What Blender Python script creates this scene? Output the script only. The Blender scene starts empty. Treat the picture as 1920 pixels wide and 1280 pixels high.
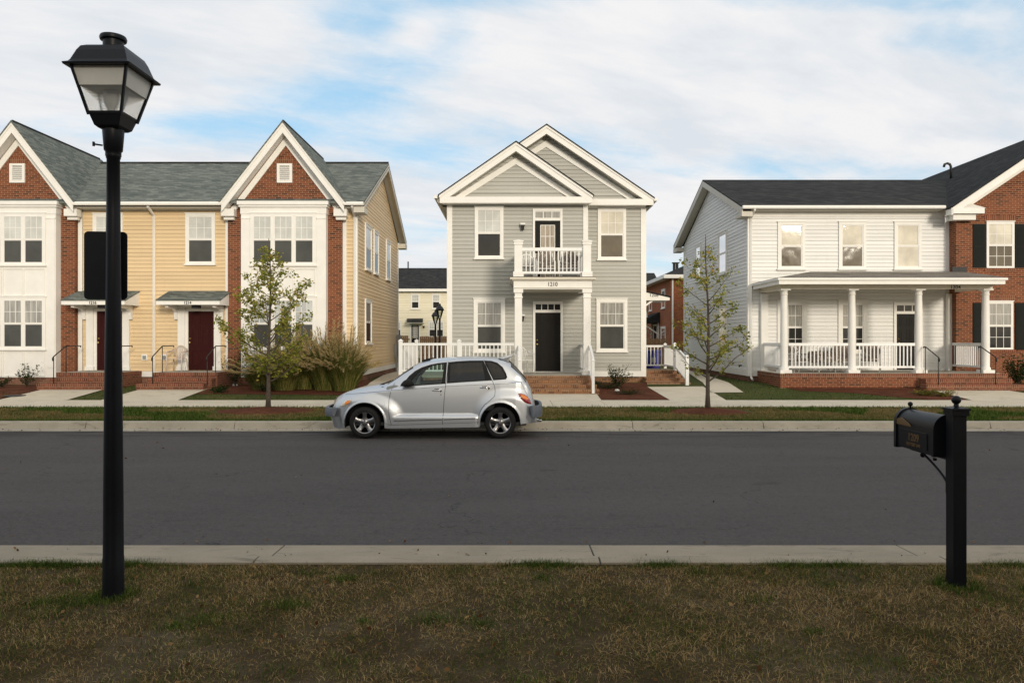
import bpy, bmesh, math, random
import numpy as np
from mathutils import Vector, Matrix
C = bpy.context.scene
R = math.radians
# ---------------------------------------------------------------- camera
F = 1400.0; HY = 636.0; EYE = 1.9           # focal length (photo px), horizon row, eye height
cam = bpy.data.cameras.new('camera'); co = bpy.data.objects.new('camera', cam)
C.collection.objects.link(co); C.camera = co
co.location = (0, 0, EYE); co.rotation_euler = (R(90), 0, 0)
cam.sensor_width = 36; cam.lens = 36 * F / 1920; cam.shift_y = -4 / 1920
cam.clip_end = 3000; cam.clip_start = .05
# ---------------------------------------------------------------- light
SUN_EL, SUN_AZ = 13.0, 22.0                 # azimuth: degrees to the right of straight behind the camera
sd = bpy.data.lights.new('sun', 'SUN'); so = bpy.data.objects.new('sun', sd); C.collection.objects.link(so)
sd.energy = 2.15; sd.angle = R(11.0); sd.color = (1.0, .89, .73)
sdir = Vector((math.sin(R(SUN_AZ)) * math.cos(R(SUN_EL)), -math.cos(R(SUN_AZ)) * math.cos(R(SUN_EL)), math.sin(R(SUN_EL))))
so.rotation_euler = sdir.to_track_quat('Z', 'Y').to_euler()
C.view_settings.view_transform = 'Standard'; C.view_settings.look = 'None'
C.view_settings.gamma = 1; C.view_settings.exposure = 0.0

class NT:
    def __init__(s, tree):
        s.t = tree; s.n = tree.nodes; s.l = tree.links
    def new(s, typ, **kw):
        n = s.n.new(typ)
        for k, v in kw.items():
            if k in n.inputs: n.inputs[k].default_value = v
            else: setattr(n, k, v)
        return n
    def ln(s, a, b): s.l.new(a, b)
    def math(s, op, a, b=None, clamp=False):
        n = s.n.new('ShaderNodeMath'); n.operation = op; n.use_clamp = clamp
        for i, v in enumerate((a, b)):
            if v is None: continue
            if isinstance(v, (int, float)): n.inputs[i].default_value = v
            else: s.ln(v, n.inputs[i])
        return n.outputs[0]
    def mix(s, fac, a, b, mode='MIX'):
        n = s.n.new('ShaderNodeMix'); n.data_type = 'RGBA'; n.blend_type = mode
        for i, v in ((0, fac), (6, a), (7, b)):
            if isinstance(v, (int, float)): n.inputs[i].default_value = v
            elif isinstance(v, tuple): n.inputs[i].default_value = (v[0], v[1], v[2], 1)
            else: s.ln(v, n.inputs[i])
        return n.outputs[2]
    def ramp(s, fac, stops, interp='LINEAR'):
        n = s.n.new('ShaderNodeValToRGB'); n.color_ramp.interpolation = interp
        e = n.color_ramp.elements
        while len(e) < len(stops): e.new(.5)
        for i, (p, c) in enumerate(stops):
            e[i].position = p; e[i].color = (c, c, c, 1) if isinstance(c, (int, float)) else (c[0], c[1], c[2], 1)
        s.ln(fac, n.inputs[0]); return n.outputs[0]
    def noise(s, vec, scale, detail=4, rough=.55, dist=0):
        n = s.n.new('ShaderNodeTexNoise'); n.inputs['Scale'].default_value = scale
        n.inputs['Detail'].default_value = detail; n.inputs['Roughness'].default_value = rough
        n.inputs['Distortion'].default_value = dist
        if vec is not None: s.ln(vec, n.inputs['Vector'])
        return n.outputs['Fac']
    def vscale(s, vec, sc, off=(0, 0, 0)):
        n = s.n.new('ShaderNodeMapping'); n.inputs['Scale'].default_value = sc; n.inputs['Location'].default_value = off
        s.ln(vec, n.inputs['Vector']); return n.outputs[0]

# world: clear low sun sky with wispy, stretched clouds
W = bpy.data.worlds.new('World'); C.world = W; W.use_nodes = True
w = NT(W.node_tree); w.n.clear()
sky = w.new('ShaderNodeTexSky'); sky.sky_type = 'NISHITA'; sky.sun_disc = False
sky.sun_elevation = R(SUN_EL); sky.sun_rotation = R(180 - SUN_AZ)
sky.air_density = 1.0; sky.dust_density = .6; sky.ozone_density = 1.5
tc = w.new('ShaderNodeTexCoord'); sx = w.new('ShaderNodeSeparateXYZ'); w.ln(tc.outputs['Generated'], sx.inputs[0])
zz = w.math('ADD', w.math('MAXIMUM', sx.outputs[2], 0.0), .16)
cv = w.new('ShaderNodeCombineXYZ'); w.ln(w.math('DIVIDE', sx.outputs[0], zz), cv.inputs[0]); w.ln(w.math('DIVIDE', sx.outputs[1], zz), cv.inputs[1])
cvec = w.vscale(cv.outputs[0], (1.0, 1.0, 1), (3.1, 1.7, 0)); cvec.node.inputs['Rotation'].default_value = (0, 0, R(-24))
st = w.vscale(cvec, (.75, 1.25, 1))
n1 = w.noise(st, 1.1, 8, .58, .25); n2 = w.noise(w.vscale(cvec, (.8, 2.6, 1), (5, 2, 0)), 1.6, 7, .6, .35); n3 = w.noise(cvec, 6.0, 6, .65, .4)
cm = w.math('ADD', w.math('ADD', w.math('MULTIPLY', n1, .62), w.math('MULTIPLY', n2, .30)), w.math('MULTIPLY', n3, .15))
# openings of blue: directions where the cover is thinner (x/y, z/y of the direction)
ax = w.math('DIVIDE', sx.outputs[0], w.math('MAXIMUM', sx.outputs[1], .05)); az = w.math('DIVIDE', sx.outputs[2], w.math('MAXIMUM', sx.outputs[1], .05))
def blob(cx, cz, rx, rz, amp):
    dx = w.math('DIVIDE', w.math('SUBTRACT', ax, cx), rx); dz = w.math('DIVIDE', w.math('SUBTRACT', az, cz), rz)
    r = w.math('ADD', w.math('MULTIPLY', dx, dx), w.math('MULTIPLY', dz, dz))
    return w.math('MULTIPLY', w.math('POWER', 2.718, w.math('MULTIPLY', r, -1.0)), amp)
cov = cm
for a in ((-.16, .415, .12, .09, -.17), (-.37, .285, .13, .028, -.13), (-.13, .41, .035, .022, .16), (.0, .47, .12, .025, -.10), (-.28, .335, .09, .03, -.06),
          (.42, .455, .30, .022, -.14), (.56, .40, .10, .025, -.11), (.33, .23, .14, .02, -.06), (-.52, .42, .20, .10, .10), (.25, .36, .30, .08, .07),
          (.52, .13, .1, .03, -.03), (.2, .15, .2, .05, .04), (-.05, .27, .16, .02, -.05), (.6, .30, .2, .05, .06), (-.5, .37, .12, .02, -.04)):
    cov = w.math('ADD', cov, blob(*a))
cl = w.ramp(cov, [(.335, 0.0), (.585, 1.0)], 'EASE')
hz = w.ramp(sx.outputs[2], [(.0, .75), (.22, 0.0)])
cl = w.math('MAXIMUM', cl, w.math('MULTIPLY', hz, .85))
shade = w.ramp(w.noise(w.vscale(cvec, (.7, 1.5, 1), (9, 4, 0)), 2.2, 7, .6, .2), [(.35, (7.3, 7.75, 8.3)), (.60, (9.05, 9.0, 9.05))])
# toward the low sun the cloud sheet glows warmer and brighter
dt = w.new('ShaderNodeVectorMath'); dt.operation = 'DOT_PRODUCT'; dt.inputs[1].default_value = tuple(sdir); w.ln(tc.outputs['Generated'], dt.inputs[0])
glow = w.ramp(dt.outputs['Value'], [(.25, 0.0), (1.0, 1.0)], 'EASE')
ccol = w.mix(glow, shade, (11.5, 10.2, 8.2))
skyc = w.mix(1.0, sky.outputs[0], (1.8, 1.8, 1.85), 'MULTIPLY')
skyc = w.mix(.70, skyc, (3.9, 6.8, 9.0))
fin = w.mix(cl, skyc, ccol)
bg = w.new('ShaderNodeBackground', Strength=.1); w.ln(fin, bg.inputs['Color'])
wo = w.new('ShaderNodeOutputWorld'); w.ln(bg.outputs[0], wo.inputs['Surface'])

# ---------------------------------------------------------------- helpers
def X(px, D): return (px - 960) * D / F
def Z(py, D): return EYE - (py - HY) * D / F
M = {}
def mat(name):
    m = bpy.data.materials.new(name); m.use_nodes = True; t = NT(m.node_tree); t.n.clear()
    out = t.new('ShaderNodeOutputMaterial'); b = t.new('ShaderNodeBsdfPrincipled'); t.ln(b.outputs[0], out.inputs[0])
    t.b = b; t.out = out; M[name] = m
    tcn = t.new('ShaderNodeTexCoord'); t.o = tcn.outputs['Object']
    return m, t
def bump(t, h, strength=.3, dist=.01):
    n = t.new('ShaderNodeBump', Strength=strength, Distance=dist); t.ln(h, n.inputs['Height']); t.ln(n.outputs[0], t.b.inputs['Normal'])
def simple(name, col, rough=.5, metal=0, var=.12, scale=3, spec=.5, coat=0, bs=0, bscale=60):
    m, t = mat(name)
    n = t.noise(t.o, scale, 5, .6)
    c = t.mix(t.ramp(n, [(.3, 0.0), (.7, 1.0)]), tuple(x * (1 - var) for x in col), tuple(min(1, x * (1 + var)) for x in col))
    t.ln(c, t.b.inputs['Base Color'])
    t.b.inputs['Roughness'].default_value = rough; t.b.inputs['Metallic'].default_value = metal
    t.b.inputs['Specular IOR Level'].default_value = spec; t.b.inputs['Coat Weight'].default_value = coat
    if bs: bump(t, t.noise(t.o, bscale, 4), bs, .004)
    return m
def wallcoord(t, zs=1.0):
    s = t.new('ShaderNodeSeparateXYZ'); t.ln(t.o, s.inputs[0])
    c = t.new('ShaderNodeCombineXYZ'); t.ln(t.math('ADD', s.outputs[0], s.outputs[1]), c.inputs[0]); t.ln(t.math('MULTIPLY', s.outputs[2], zs), c.inputs[1])
    return c.outputs[0], s
def siding(name, col, expo=.131):
    m, t = mat(name); v, s = wallcoord(t)
    row = t.math('FLOOR', t.math('DIVIDE', s.outputs[2], expo))
    wn = t.new('ShaderNodeTexWhiteNoise', noise_dimensions='1D'); t.ln(row, wn.inputs['W'])
    n = t.noise(t.vscale(v, (.35, 1.5, 1)), 1.6, 6, .6)
    f = t.math('ADD', t.math('MULTIPLY', wn.outputs['Value'], .35), t.math('MULTIPLY', n, .65))
    c = t.mix(t.ramp(f, [(.25, 0.0), (.75, 1.0)]), tuple(x * .90 for x in col), tuple(min(1, x * 1.06) for x in col))
    st = t.ramp(t.noise(t.vscale(v, (5, .5, 1)), 2.0, 6, .7), [(.55, 0.0), (.8, .22)])   # faint dirt runs
    c = t.mix(st, c, tuple(x * .62 for x in col))
    t.ln(c, t.b.inputs['Base Color']); t.b.inputs['Roughness'].default_value = .55; t.b.inputs['Specular IOR Level'].default_value = .35
    bump(t, t.noise(t.vscale(v, (4, 40, 1)), 6, 4), .12, .004)
def brick(name, c0, c1, cd, mortar, w_=.205, h_=.0675, ms=.0075, soldier=False, off=.5):
    m, t = mat(name); v, s = wallcoord(t)
    b = t.new('ShaderNodeTexBrick'); b.offset = off; b.squash = 1
    b.inputs['Scale'].default_value = 1; b.inputs['Brick Width'].default_value = w_; b.inputs['Row Height'].default_value = h_
    b.inputs['Mortar Size'].default_value = ms; b.inputs['Mortar Smooth'].default_value = .15
    b.inputs['Color1'].default_value = (0, 0, 0, 1); b.inputs['Color2'].default_value = (1, 1, 1, 1); b.inputs['Mortar'].default_value = (.5, .5, .5, 1)
    nz = t.new('ShaderNodeVectorMath'); nz.operation = 'ADD'
    t.ln(v, nz.inputs[0]); jn = t.new('ShaderNodeTexNoise', Scale=9.0); t.ln(v, jn.inputs['Vector'])
    js = t.new('ShaderNodeVectorMath'); js.operation = 'SCALE'; js.inputs['Scale'].default_value = .004; t.ln(jn.outputs['Color'], js.inputs[0]); t.ln(js.outputs[0], nz.inputs[1])
    t.ln(nz.outputs[0], b.inputs['Vector'])
    bc = t.ramp(b.outputs['Color'], [(.0, c0), (.45, c1), (.78, tuple(x * .7 for x in c0)), (.89, cd)])
    n = t.noise(v, 14, 6, .7); bc = t.mix(t.math('MULTIPLY', n, .55), bc, tuple(x * .55 for x in c0))
    n2 = t.noise(v, .9, 4); bc = t.mix(t.ramp(n2, [(.35, 0.0), (.7, .28)]), bc, tuple(x * 1.35 for x in c1))
    mn = t.mix(t.noise(v, 5, 5), tuple(x * .72 for x in mortar), mortar)
    c = t.mix(b.outputs['Fac'], bc, mn)
    t.ln(c, t.b.inputs['Base Color']); t.b.inputs['Roughness'].default_value = .85; t.b.inputs['Specular IOR Level'].default_value = .2
    bump(t, t.math('ADD', t.math('MULTIPLY', b.outputs['Fac'], -1.0), t.math('MULTIPLY', n, .3)), .6, .006)
def shingle(name, col, col2, rowz=.062):
    m, t = mat(name); v, s = wallcoord(t)
    b = t.new('ShaderNodeTexBrick'); b.offset = .37; t.ln(v, b.inputs['Vector'])
    for k, q in (('Scale', 1), ('Brick Width', .28), ('Row Height', rowz), ('Mortar Size', .004), ('Mortar Smooth', .3)): b.inputs[k].default_value = q
    b.inputs['Color1'].default_value = (0, 0, 0, 1); b.inputs['Color2'].default_value = (1, 1, 1, 1); b.inputs['Mortar'].default_value = (.2, .2, .2, 1)
    streak = t.noise(t.vscale(v, (.9, 14, 1)), 1.6, 7, .65)
    big = t.noise(v, .7, 5, .6); fine = t.noise(t.o, 90, 3, .7)
    f = t.math('ADD', t.math('ADD', t.math('MULTIPLY', b.outputs['Color'], .28), t.math('MULTIPLY', streak, .55)), t.math('ADD', t.math('MULTIPLY', big, .22), t.math('MULTIPLY', fine, .12)))
    c = t.ramp(f, [(.32, tuple(x * .55 for x in col)), (.55, col), (.80, col2)])
    c = t.mix(t.math('MULTIPLY', b.outputs['Fac'], .75), c, tuple(x * .25 for x in col))
    t.ln(c, t.b.inputs['Base Color']); t.b.inputs['Roughness'].default_value = .95; t.b.inputs['Specular IOR Level'].default_value = .15
    bump(t, t.math('ADD', t.math('MULTIPLY', b.outputs['Fac'], -1.0), t.math('MULTIPLY', b.outputs['Color'], .8)), .7, .012)
def pane(name, col, ior=2.0, wave=.05, fold=0, stripes=0, rough=.03):
    m, t = mat(name); t.n.remove(t.b)
    v, s = wallcoord(t)
    d = t.new('ShaderNodeBsdfDiffuse'); g = t.new('ShaderNodeBsdfGlossy', Roughness=rough)
    n = t.noise(t.vscale(v, (14 if fold else 1.5, 1.2, 1)), 1.0, 4, .6, .3)
    c = t.mix(t.ramp(n, [(.35, 0.0), (.65, 1.0)]), tuple(x * (.6 if fold else .82) for x in col), tuple(min(1, x * (1 if fold else 1.12)) for x in col))
    if stripes:   # slats of a closed blind
        wv = t.math('FRACT', t.math('DIVIDE', s.outputs[2], .05)); c = t.mix(t.ramp(wv, [(.0, .0), (.12, .0), (.18, 1.0), (1.0, 1.0)]), tuple(x * .80 for x in col), c)
    t.ln(c, d.inputs['Color'])
    fr = t.new('ShaderNodeFresnel', IOR=ior); bp = t.new('ShaderNodeBump', Strength=wave, Distance=.05)
    t.ln(t.noise(t.vscale(v, (1.3, 1.0, 1)), 1.1, 2, .4), bp.inputs['Height']); t.ln(bp.outputs[0], g.inputs['Normal'])
    mx = t.new('ShaderNodeMixShader'); t.ln(fr.outputs[0], mx.inputs[0]); t.ln(d.outputs[0], mx.inputs[1]); t.ln(g.outputs[0], mx.inputs[2])
    t.ln(mx.outputs[0], t.out.inputs[0])
def leafmat(name, stops, trans=.35, nscale=3, rough=.6, low=.5):
    m, t = mat(name)
    g = t.new('ShaderNodeNewGeometry')
    f = t.math('ADD', t.math('MULTIPLY', g.outputs['Random Per Island'], low), t.math('MULTIPLY', t.noise(t.o, nscale, 4), 1 - low + .0))
    c = t.ramp(f, stops); t.n.remove(t.b)
    d = t.new('ShaderNodeBsdfDiffuse'); tr = t.new('ShaderNodeBsdfTranslucent'); mx = t.new('ShaderNodeMixShader'); mx.inputs[0].default_value = trans
    t.ln(c, d.inputs[0]); t.ln(c, tr.inputs[0]); t.ln(d.outputs[0], mx.inputs[1]); t.ln(tr.outputs[0], mx.inputs[2]); t.ln(mx.outputs[0], t.out.inputs[0])

siding('yellow_siding', (.74, .56, .335)); siding('grey_siding', (.45, .445, .405)); siding('white_siding', (.82, .82, .80)); siding('cream_siding', (.84, .78, .60))
brick('red_brick', (.165, .045, .022), (.245, .075, .033), (.045, .024, .018), (.40, .25, .155))
brick('red_soldier', (.19, .054, .027), (.26, .082, .038), (.10, .035, .022), (.38, .24, .15), w_=.0675, h_=.195, off=0)
brick('step_brick', (.175, .052, .030), (.24, .080, .042), (.08, .035, .025), (.33, .22, .15))
brick('step_soldier', (.18, .054, .030), (.26, .085, .045), (.08, .033, .022), (.36, .25, .17), w_=.0675, h_=.30, off=0)
brick('tan_brick', (.24, .105, .050), (.34, .17, .085), (.11, .05, .032), (.38, .28, .19))
brick('tan_soldier', (.22, .09, .042), (.36, .18, .085), (.09, .04, .027), (.40, .30, .20), w_=.0675, h_=.30, off=0)
brick('foundation_brick', (.20, .085, .055), (.26, .12, .08), (.10, .05, .04), (.32, .22, .15))
brick('far_brick', (.25, .062, .026), (.34, .098, .040), (.16, .05, .03), (.40, .24, .14))
shingle('grey_shingle', (.135, .152, .142), (.235, .255, .225)); shingle('black_shingle', (.028, .029, .030), (.055, .056, .055))
shingle('weathered_shingle', (.20, .18, .155), (.30, .27, .23))
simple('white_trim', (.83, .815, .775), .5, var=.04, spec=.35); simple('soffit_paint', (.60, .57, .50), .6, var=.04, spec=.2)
simple('white_vinyl', (.82, .82, .81), .35, var=.03); simple('cream_trim', (.78, .73, .62), .5, var=.05)
simple('black_paint', (.0045, .0055, .008), .40, var=.2, scale=9, bs=.1, bscale=40, spec=.22); simple('iron_black', (.012, .011, .011), .5)
simple('maroon_paint', (.036, .0055, .005), .55, var=.1, spec=.15); simple('black_door', (.011, .010, .009), .5, var=.1, spec=.12); simple('shutter_black', (.009, .011, .010), .6, spec=.12)
simple('brass', (.75, .5, .18), .28, metal=1); simple('gold_letter', (.12, .072, .030), .6, spec=.2); simple('lettering', (.02, .018, .015), .5)
simple('porch_concrete', (.34, .31, .26), .9, var=.2, scale=4, bs=.3); simple('white_plastic', (.80, .79, .76), .35, var=.03); simple('beige_plastic', (.62, .50, .42), .45, var=.06)
simple('black_rubber', (.012, .012, .012), .8, var=.2, spec=.3); simple('dark_grey', (.03, .03, .032), .7); simple('meter_grey', (.25, .26, .26), .5)
simple('blue_plastic', (.005, .010, .20), .4); simple('bark', (.085, .065, .048), .95, var=.45, scale=30, bs=.6, bscale=25)
simple('fence_wood', (.30, .17, .09), .85, var=.3, scale=9); simple('canvas_tan', (.42, .36, .24), .9)
simple('car_bumper', (.11, .125, .15), .55, var=.08); simple('chrome', (.75, .75, .75), .12, metal=1, var=.02); simple('alloy', (.36, .36, .37), .30, metal=1, var=.05)
simple('brick_dust_roof', (.1, .1, .1), .8)
pane('pane_blind', (.60, .61, .58), 1.8, stripes=1); pane('pane_screen', (.075, .078, .072), 1.38, rough=.12, wave=.12); pane('pane_curtain', (.42, .41, .38), 1.8, fold=1)
pane('pane_white_curtain', (.72, .67, .56), 1.55, wave=.03); pane('pane_dark', (.028, .028, .028), 1.5, wave=.1); pane('pane_screen_bright', (.12, .095, .06), 1.8, wave=.35, rough=.08)
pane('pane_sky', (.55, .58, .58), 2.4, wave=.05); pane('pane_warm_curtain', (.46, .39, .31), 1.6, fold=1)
# patterned cushion
m, t = mat('patterned_cloth'); vo = t.new('ShaderNodeTexVoronoi', Scale=9.0); t.ln(t.o, vo.inputs['Vector'])
t.ln(t.mix(t.ramp(t.math('ADD', t.math('MULTIPLY', t.noise(t.o, 14, 4, .6, 2.0), .7), t.math('MULTIPLY', vo.outputs['Distance'], .4)), [(.40, 0.0), (.50, 1.0)]), (.62, .55, .47), (.16, .13, .11)), t.b.inputs['Base Color']); t.b.inputs['Roughness'].default_value = .9
# lamp glass
m, t = mat('lamp_glass'); t.b.inputs['Base Color'].default_value = (.93, .95, .95, 1); t.b.inputs['Roughness'].default_value = .22; t.b.inputs['Transmission Weight'].default_value = .95; t.b.inputs['IOR'].default_value = 1.2
s = t.new('ShaderNodeSeparateXYZ'); t.ln(t.o, s.inputs[0]); bump(t, t.math('SINE', t.math('MULTIPLY', s.outputs[2], 700.0)), .5, .002)
simple('lamp_reflector', (.50, .50, .47), .5)
# clear glass for the lamp-like and car glazing (thin)
def thin(name, tint, ior=1.55, rough=.01):
    m, t = mat(name); t.n.remove(t.b); tr = t.new('ShaderNodeBsdfTransparent'); tr.inputs[0].default_value = (*tint, 1)
    g = t.new('ShaderNodeBsdfGlossy', Roughness=rough); fr = t.new('ShaderNodeFresnel', IOR=ior); mx = t.new('ShaderNodeMixShader')
    t.ln(fr.outputs[0], mx.inputs[0]); t.ln(tr.outputs[0], mx.inputs[1]); t.ln(g.outputs[0], mx.inputs[2]); t.ln(mx.outputs[0], t.out.inputs[0])
thin('car_glass', (.62, .74, .70)); thin('car_glass_dark', (.10, .10, .10), 1.6); thin('lantern_pane', (.7, .72, .7), 1.5, .05)
# car paint
m, t = mat('car_paint'); fl = t.noise(t.o, 900, 2, .5)
t.ln(t.mix(fl, (.50, .525, .56), (.64, .665, .70)), t.b.inputs['Base Color']); t.b.inputs['Metallic'].default_value = .85; t.b.inputs['Roughness'].default_value = .40
t.b.inputs['Coat Weight'].default_value = .6; t.b.inputs['Coat Roughness'].default_value = .04
m, t = mat('lens_orange'); t.b.inputs['Base Color'].default_value = (.85, .22, .01, 1); t.b.inputs['Roughness'].default_value = .12; t.b.inputs['Coat Weight'].default_value = 1
m, t = mat('lens_red'); t.b.inputs['Base Color'].default_value = (.28, .010, .008, 1); t.b.inputs['Roughness'].default_value = .12; t.b.inputs['Coat Weight'].default_value = 1
m, t = mat('lens_clear'); t.b.inputs['Base Color'].default_value = (.62, .60, .50, 1); t.b.inputs['Roughness'].default_value = .1; t.b.inputs['Coat Weight'].default_value = 1
# ground materials
m, t = mat('asphalt')
s = t.new('ShaderNodeSeparateXYZ'); t.ln(t.o, s.inputs[0])
big = t.noise(t.vscale(t.o, (.25, .9, 1)), 1.0, 6, .6, .3); fine = t.noise(t.o, 22, 6, .9); mid = t.noise(t.o, 7, 5, .7); grit = t.noise(t.o, 130, 3, .8)
c = t.mix(t.ramp(big, [(.3, 0.0), (.7, 1.0)]), (.045, .041, .041), (.070, .063, .061))
c = t.mix(t.ramp(fine, [(.42, 0.0), (.58, .5), (.70, 1.0)]), c, (.112, .098, .091))
c = t.mix(t.ramp(fine, [(.28, .9), (.44, 0.0)]), c, (.016, .016, .017))
c = t.mix(t.ramp(grit, [(.60, 0.0), (.72, .7)]), c, (.17, .16, .145))
c = t.mix(t.ramp(mid, [(.5, 0.0), (.75, .45)]), c, (.026, .025, .026))
vor = t.new('ShaderNodeTexVoronoi', Scale=38.0); t.ln(t.o, vor.inputs['Vector'])
c = t.mix(t.ramp(vor.outputs['Distance'], [(.0, 1.0), (.12, 0.0)]), c, (.24, .23, .21))
lane = t.noise(t.vscale(t.o, (.06, 1.1, 1)), 1.0, 3, .5); c = t.mix(t.ramp(lane, [(.45, 0.0), (.6, .22)]), c, (.085, .080, .076))   # worn wheel paths
cr = t.new('ShaderNodeTexVoronoi', Scale=.22); cr.feature = 'DISTANCE_TO_EDGE'
dn_ = t.new('ShaderNodeTexNoise', Scale=1.6, Detail=6); t.ln(t.o, dn_.inputs['Vector']); dv = t.new('ShaderNodeVectorMath'); dv.operation = 'SCALE'; dv.inputs['Scale'].default_value = 1.3; t.ln(dn_.outputs['Color'], dv.inputs[0])
da = t.new('ShaderNodeVectorMath'); da.operation = 'ADD'; t.ln(t.o, da.inputs[0]); t.ln(dv.outputs[0], da.inputs[1]); t.ln(da.outputs[0], cr.inputs['Vector'])
c = t.mix(t.math('MULTIPLY', t.ramp(cr.outputs['Distance'], [(.0, 1.0), (.0022, 0.0)]), t.ramp(big, [(.48, 0.0), (.56, .8)])), c, (.012, .012, .012))
oil = t.noise(t.vscale(t.o, (.8, 1.6, 1)), .9, 4, .5, .3); c = t.mix(t.ramp(oil, [(.66, 0.0), (.74, .55)]), c, (.022, .021, .021))
stn = t.noise(t.vscale(t.o, (.45, 3.4, 1)), 1.5, 7, .65, .6)
e1 = t.math('MULTIPLY', t.math('SUBTRACT', s.outputs[1], 13.9), .62, True)
c = t.mix(t.math('MULTIPLY', t.ramp(stn, [(.46, 0.0), (.56, 1.0)]), e1), c, (.020, .020, .022))
t.ln(c, t.b.inputs['Base Color']); t.b.inputs['Roughness'].default_value = .85; t.b.inputs['Specular IOR Level'].default_value = .25; bump(t, t.math('ADD', fine, mid), .8, .010)
def concrete(name, c0, c1, jscale):
    m, t = mat(name); big = t.noise(t.o, 1.3, 7, .65, .3); fine = t.noise(t.o, 60, 4, .8)
    c = t.mix(t.ramp(big, [(.3, 0.0), (.7, 1.0)]), c0, c1); c = t.mix(t.ramp(fine, [(.5, 0.0), (.8, .5)]), c, tuple(x * .6 for x in c0))
    st = t.noise(t.vscale(t.o, (1, 3, 4)), 2.0, 7, .7, .5); c = t.mix(t.ramp(st, [(.56, 0.0), (.66, .55)]), c, tuple(x * .45 for x in c0))
    t.ln(c, t.b.inputs['Base Color']); t.b.inputs['Roughness'].default_value = .9; t.b.inputs['Specular IOR Level'].default_value = .2; bump(t, fine, .3, .003)
concrete('kerb_concrete', (.32, .285, .225), (.43, .385, .31), 3); concrete('walk_concrete', (.56, .50, .39), (.66, .59, .47), 2)
concrete('near_kerb_concrete', (.265, .228, .172), (.34, .292, .222), 3)
def soil(name, stops, sc=1.0, fscale=70):
    m, t = mat(name); big = t.noise(t.o, .8 * sc, 6, .65, .4); mid = t.noise(t.o, 6 * sc, 5, .7); fine = t.noise(t.o, fscale, 4, .8)
    f = t.math('ADD', t.math('ADD', t.math('MULTIPLY', big, .5), t.math('MULTIPLY', mid, .25)), t.math('MULTIPLY', fine, .25))
    t.ln(t.ramp(f, stops), t.b.inputs['Base Color']); t.b.inputs['Roughness'].default_value = .95; t.b.inputs['Specular IOR Level'].default_value = .1; bump(t, fine, .8, .02)
soil('dry_turf', [(.36, (.03, .020, .010)), (.50, (.065, .045, .024)), (.62, (.12, .095, .06))])
soil('lawn_turf', [(.36, (.07, .065, .022)), (.5, (.06, .075, .022)), (.64, (.125, .10, .04))])
soil('mulch', [(.36, (.055, .020, .012)), (.5, (.105, .037, .020)), (.66, (.17, .068, .036))], 3, 45)
leafmat('dry_grass_blades', [(.26, (.035, .068, .012)), (.37, (.09, .105, .026)), (.46, (.16, .105, .040)), (.56, (.32, .21, .085)), (.66, (.54, .39, .19)), (.78, (.10, .06, .028))], .25, 2.0, low=.36)
leafmat('green_grass_blades', [(.25, (.022, .050, .008)), (.5, (.055, .098, .016)), (.75, (.15, .18, .045))], .25, 1.2, low=.6)
leafmat('verge_blades', [(.28, (.05, .065, .018)), (.40, (.12, .105, .032)), (.54, (.22, .155, .06)), (.75, (.32, .22, .10))], .25, .7, low=.4)
leafmat('oak_leaves', [(.2, (.12, .155, .022)), (.5, (.29, .30, .05)), (.75, (.44, .41, .10)), (.92, (.42, .22, .06))], .4, 1.5, low=.75)
leafmat('dark_leaves', [(.2, (.012, .028, .008)), (.6, (.03, .05, .014)), (.9, (.07, .075, .02))], .3, 2, low=.7)
leafmat('reed_blades', [(.2, (.06, .09, .02)), (.55, (.14, .165, .04)), (.8, (.34, .28, .10))], .35, 1.5, low=.75)
leafmat('plume', [(.2, (.36, .26, .11)), (.6, (.55, .43, .22)), (.9, (.68, .56, .34))], .45, 2, low=.8)
leafmat('yellow_weed', [(.2, (.10, .11, .02)), (.8, (.24, .20, .05))], .3, 2, low=.7)

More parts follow.
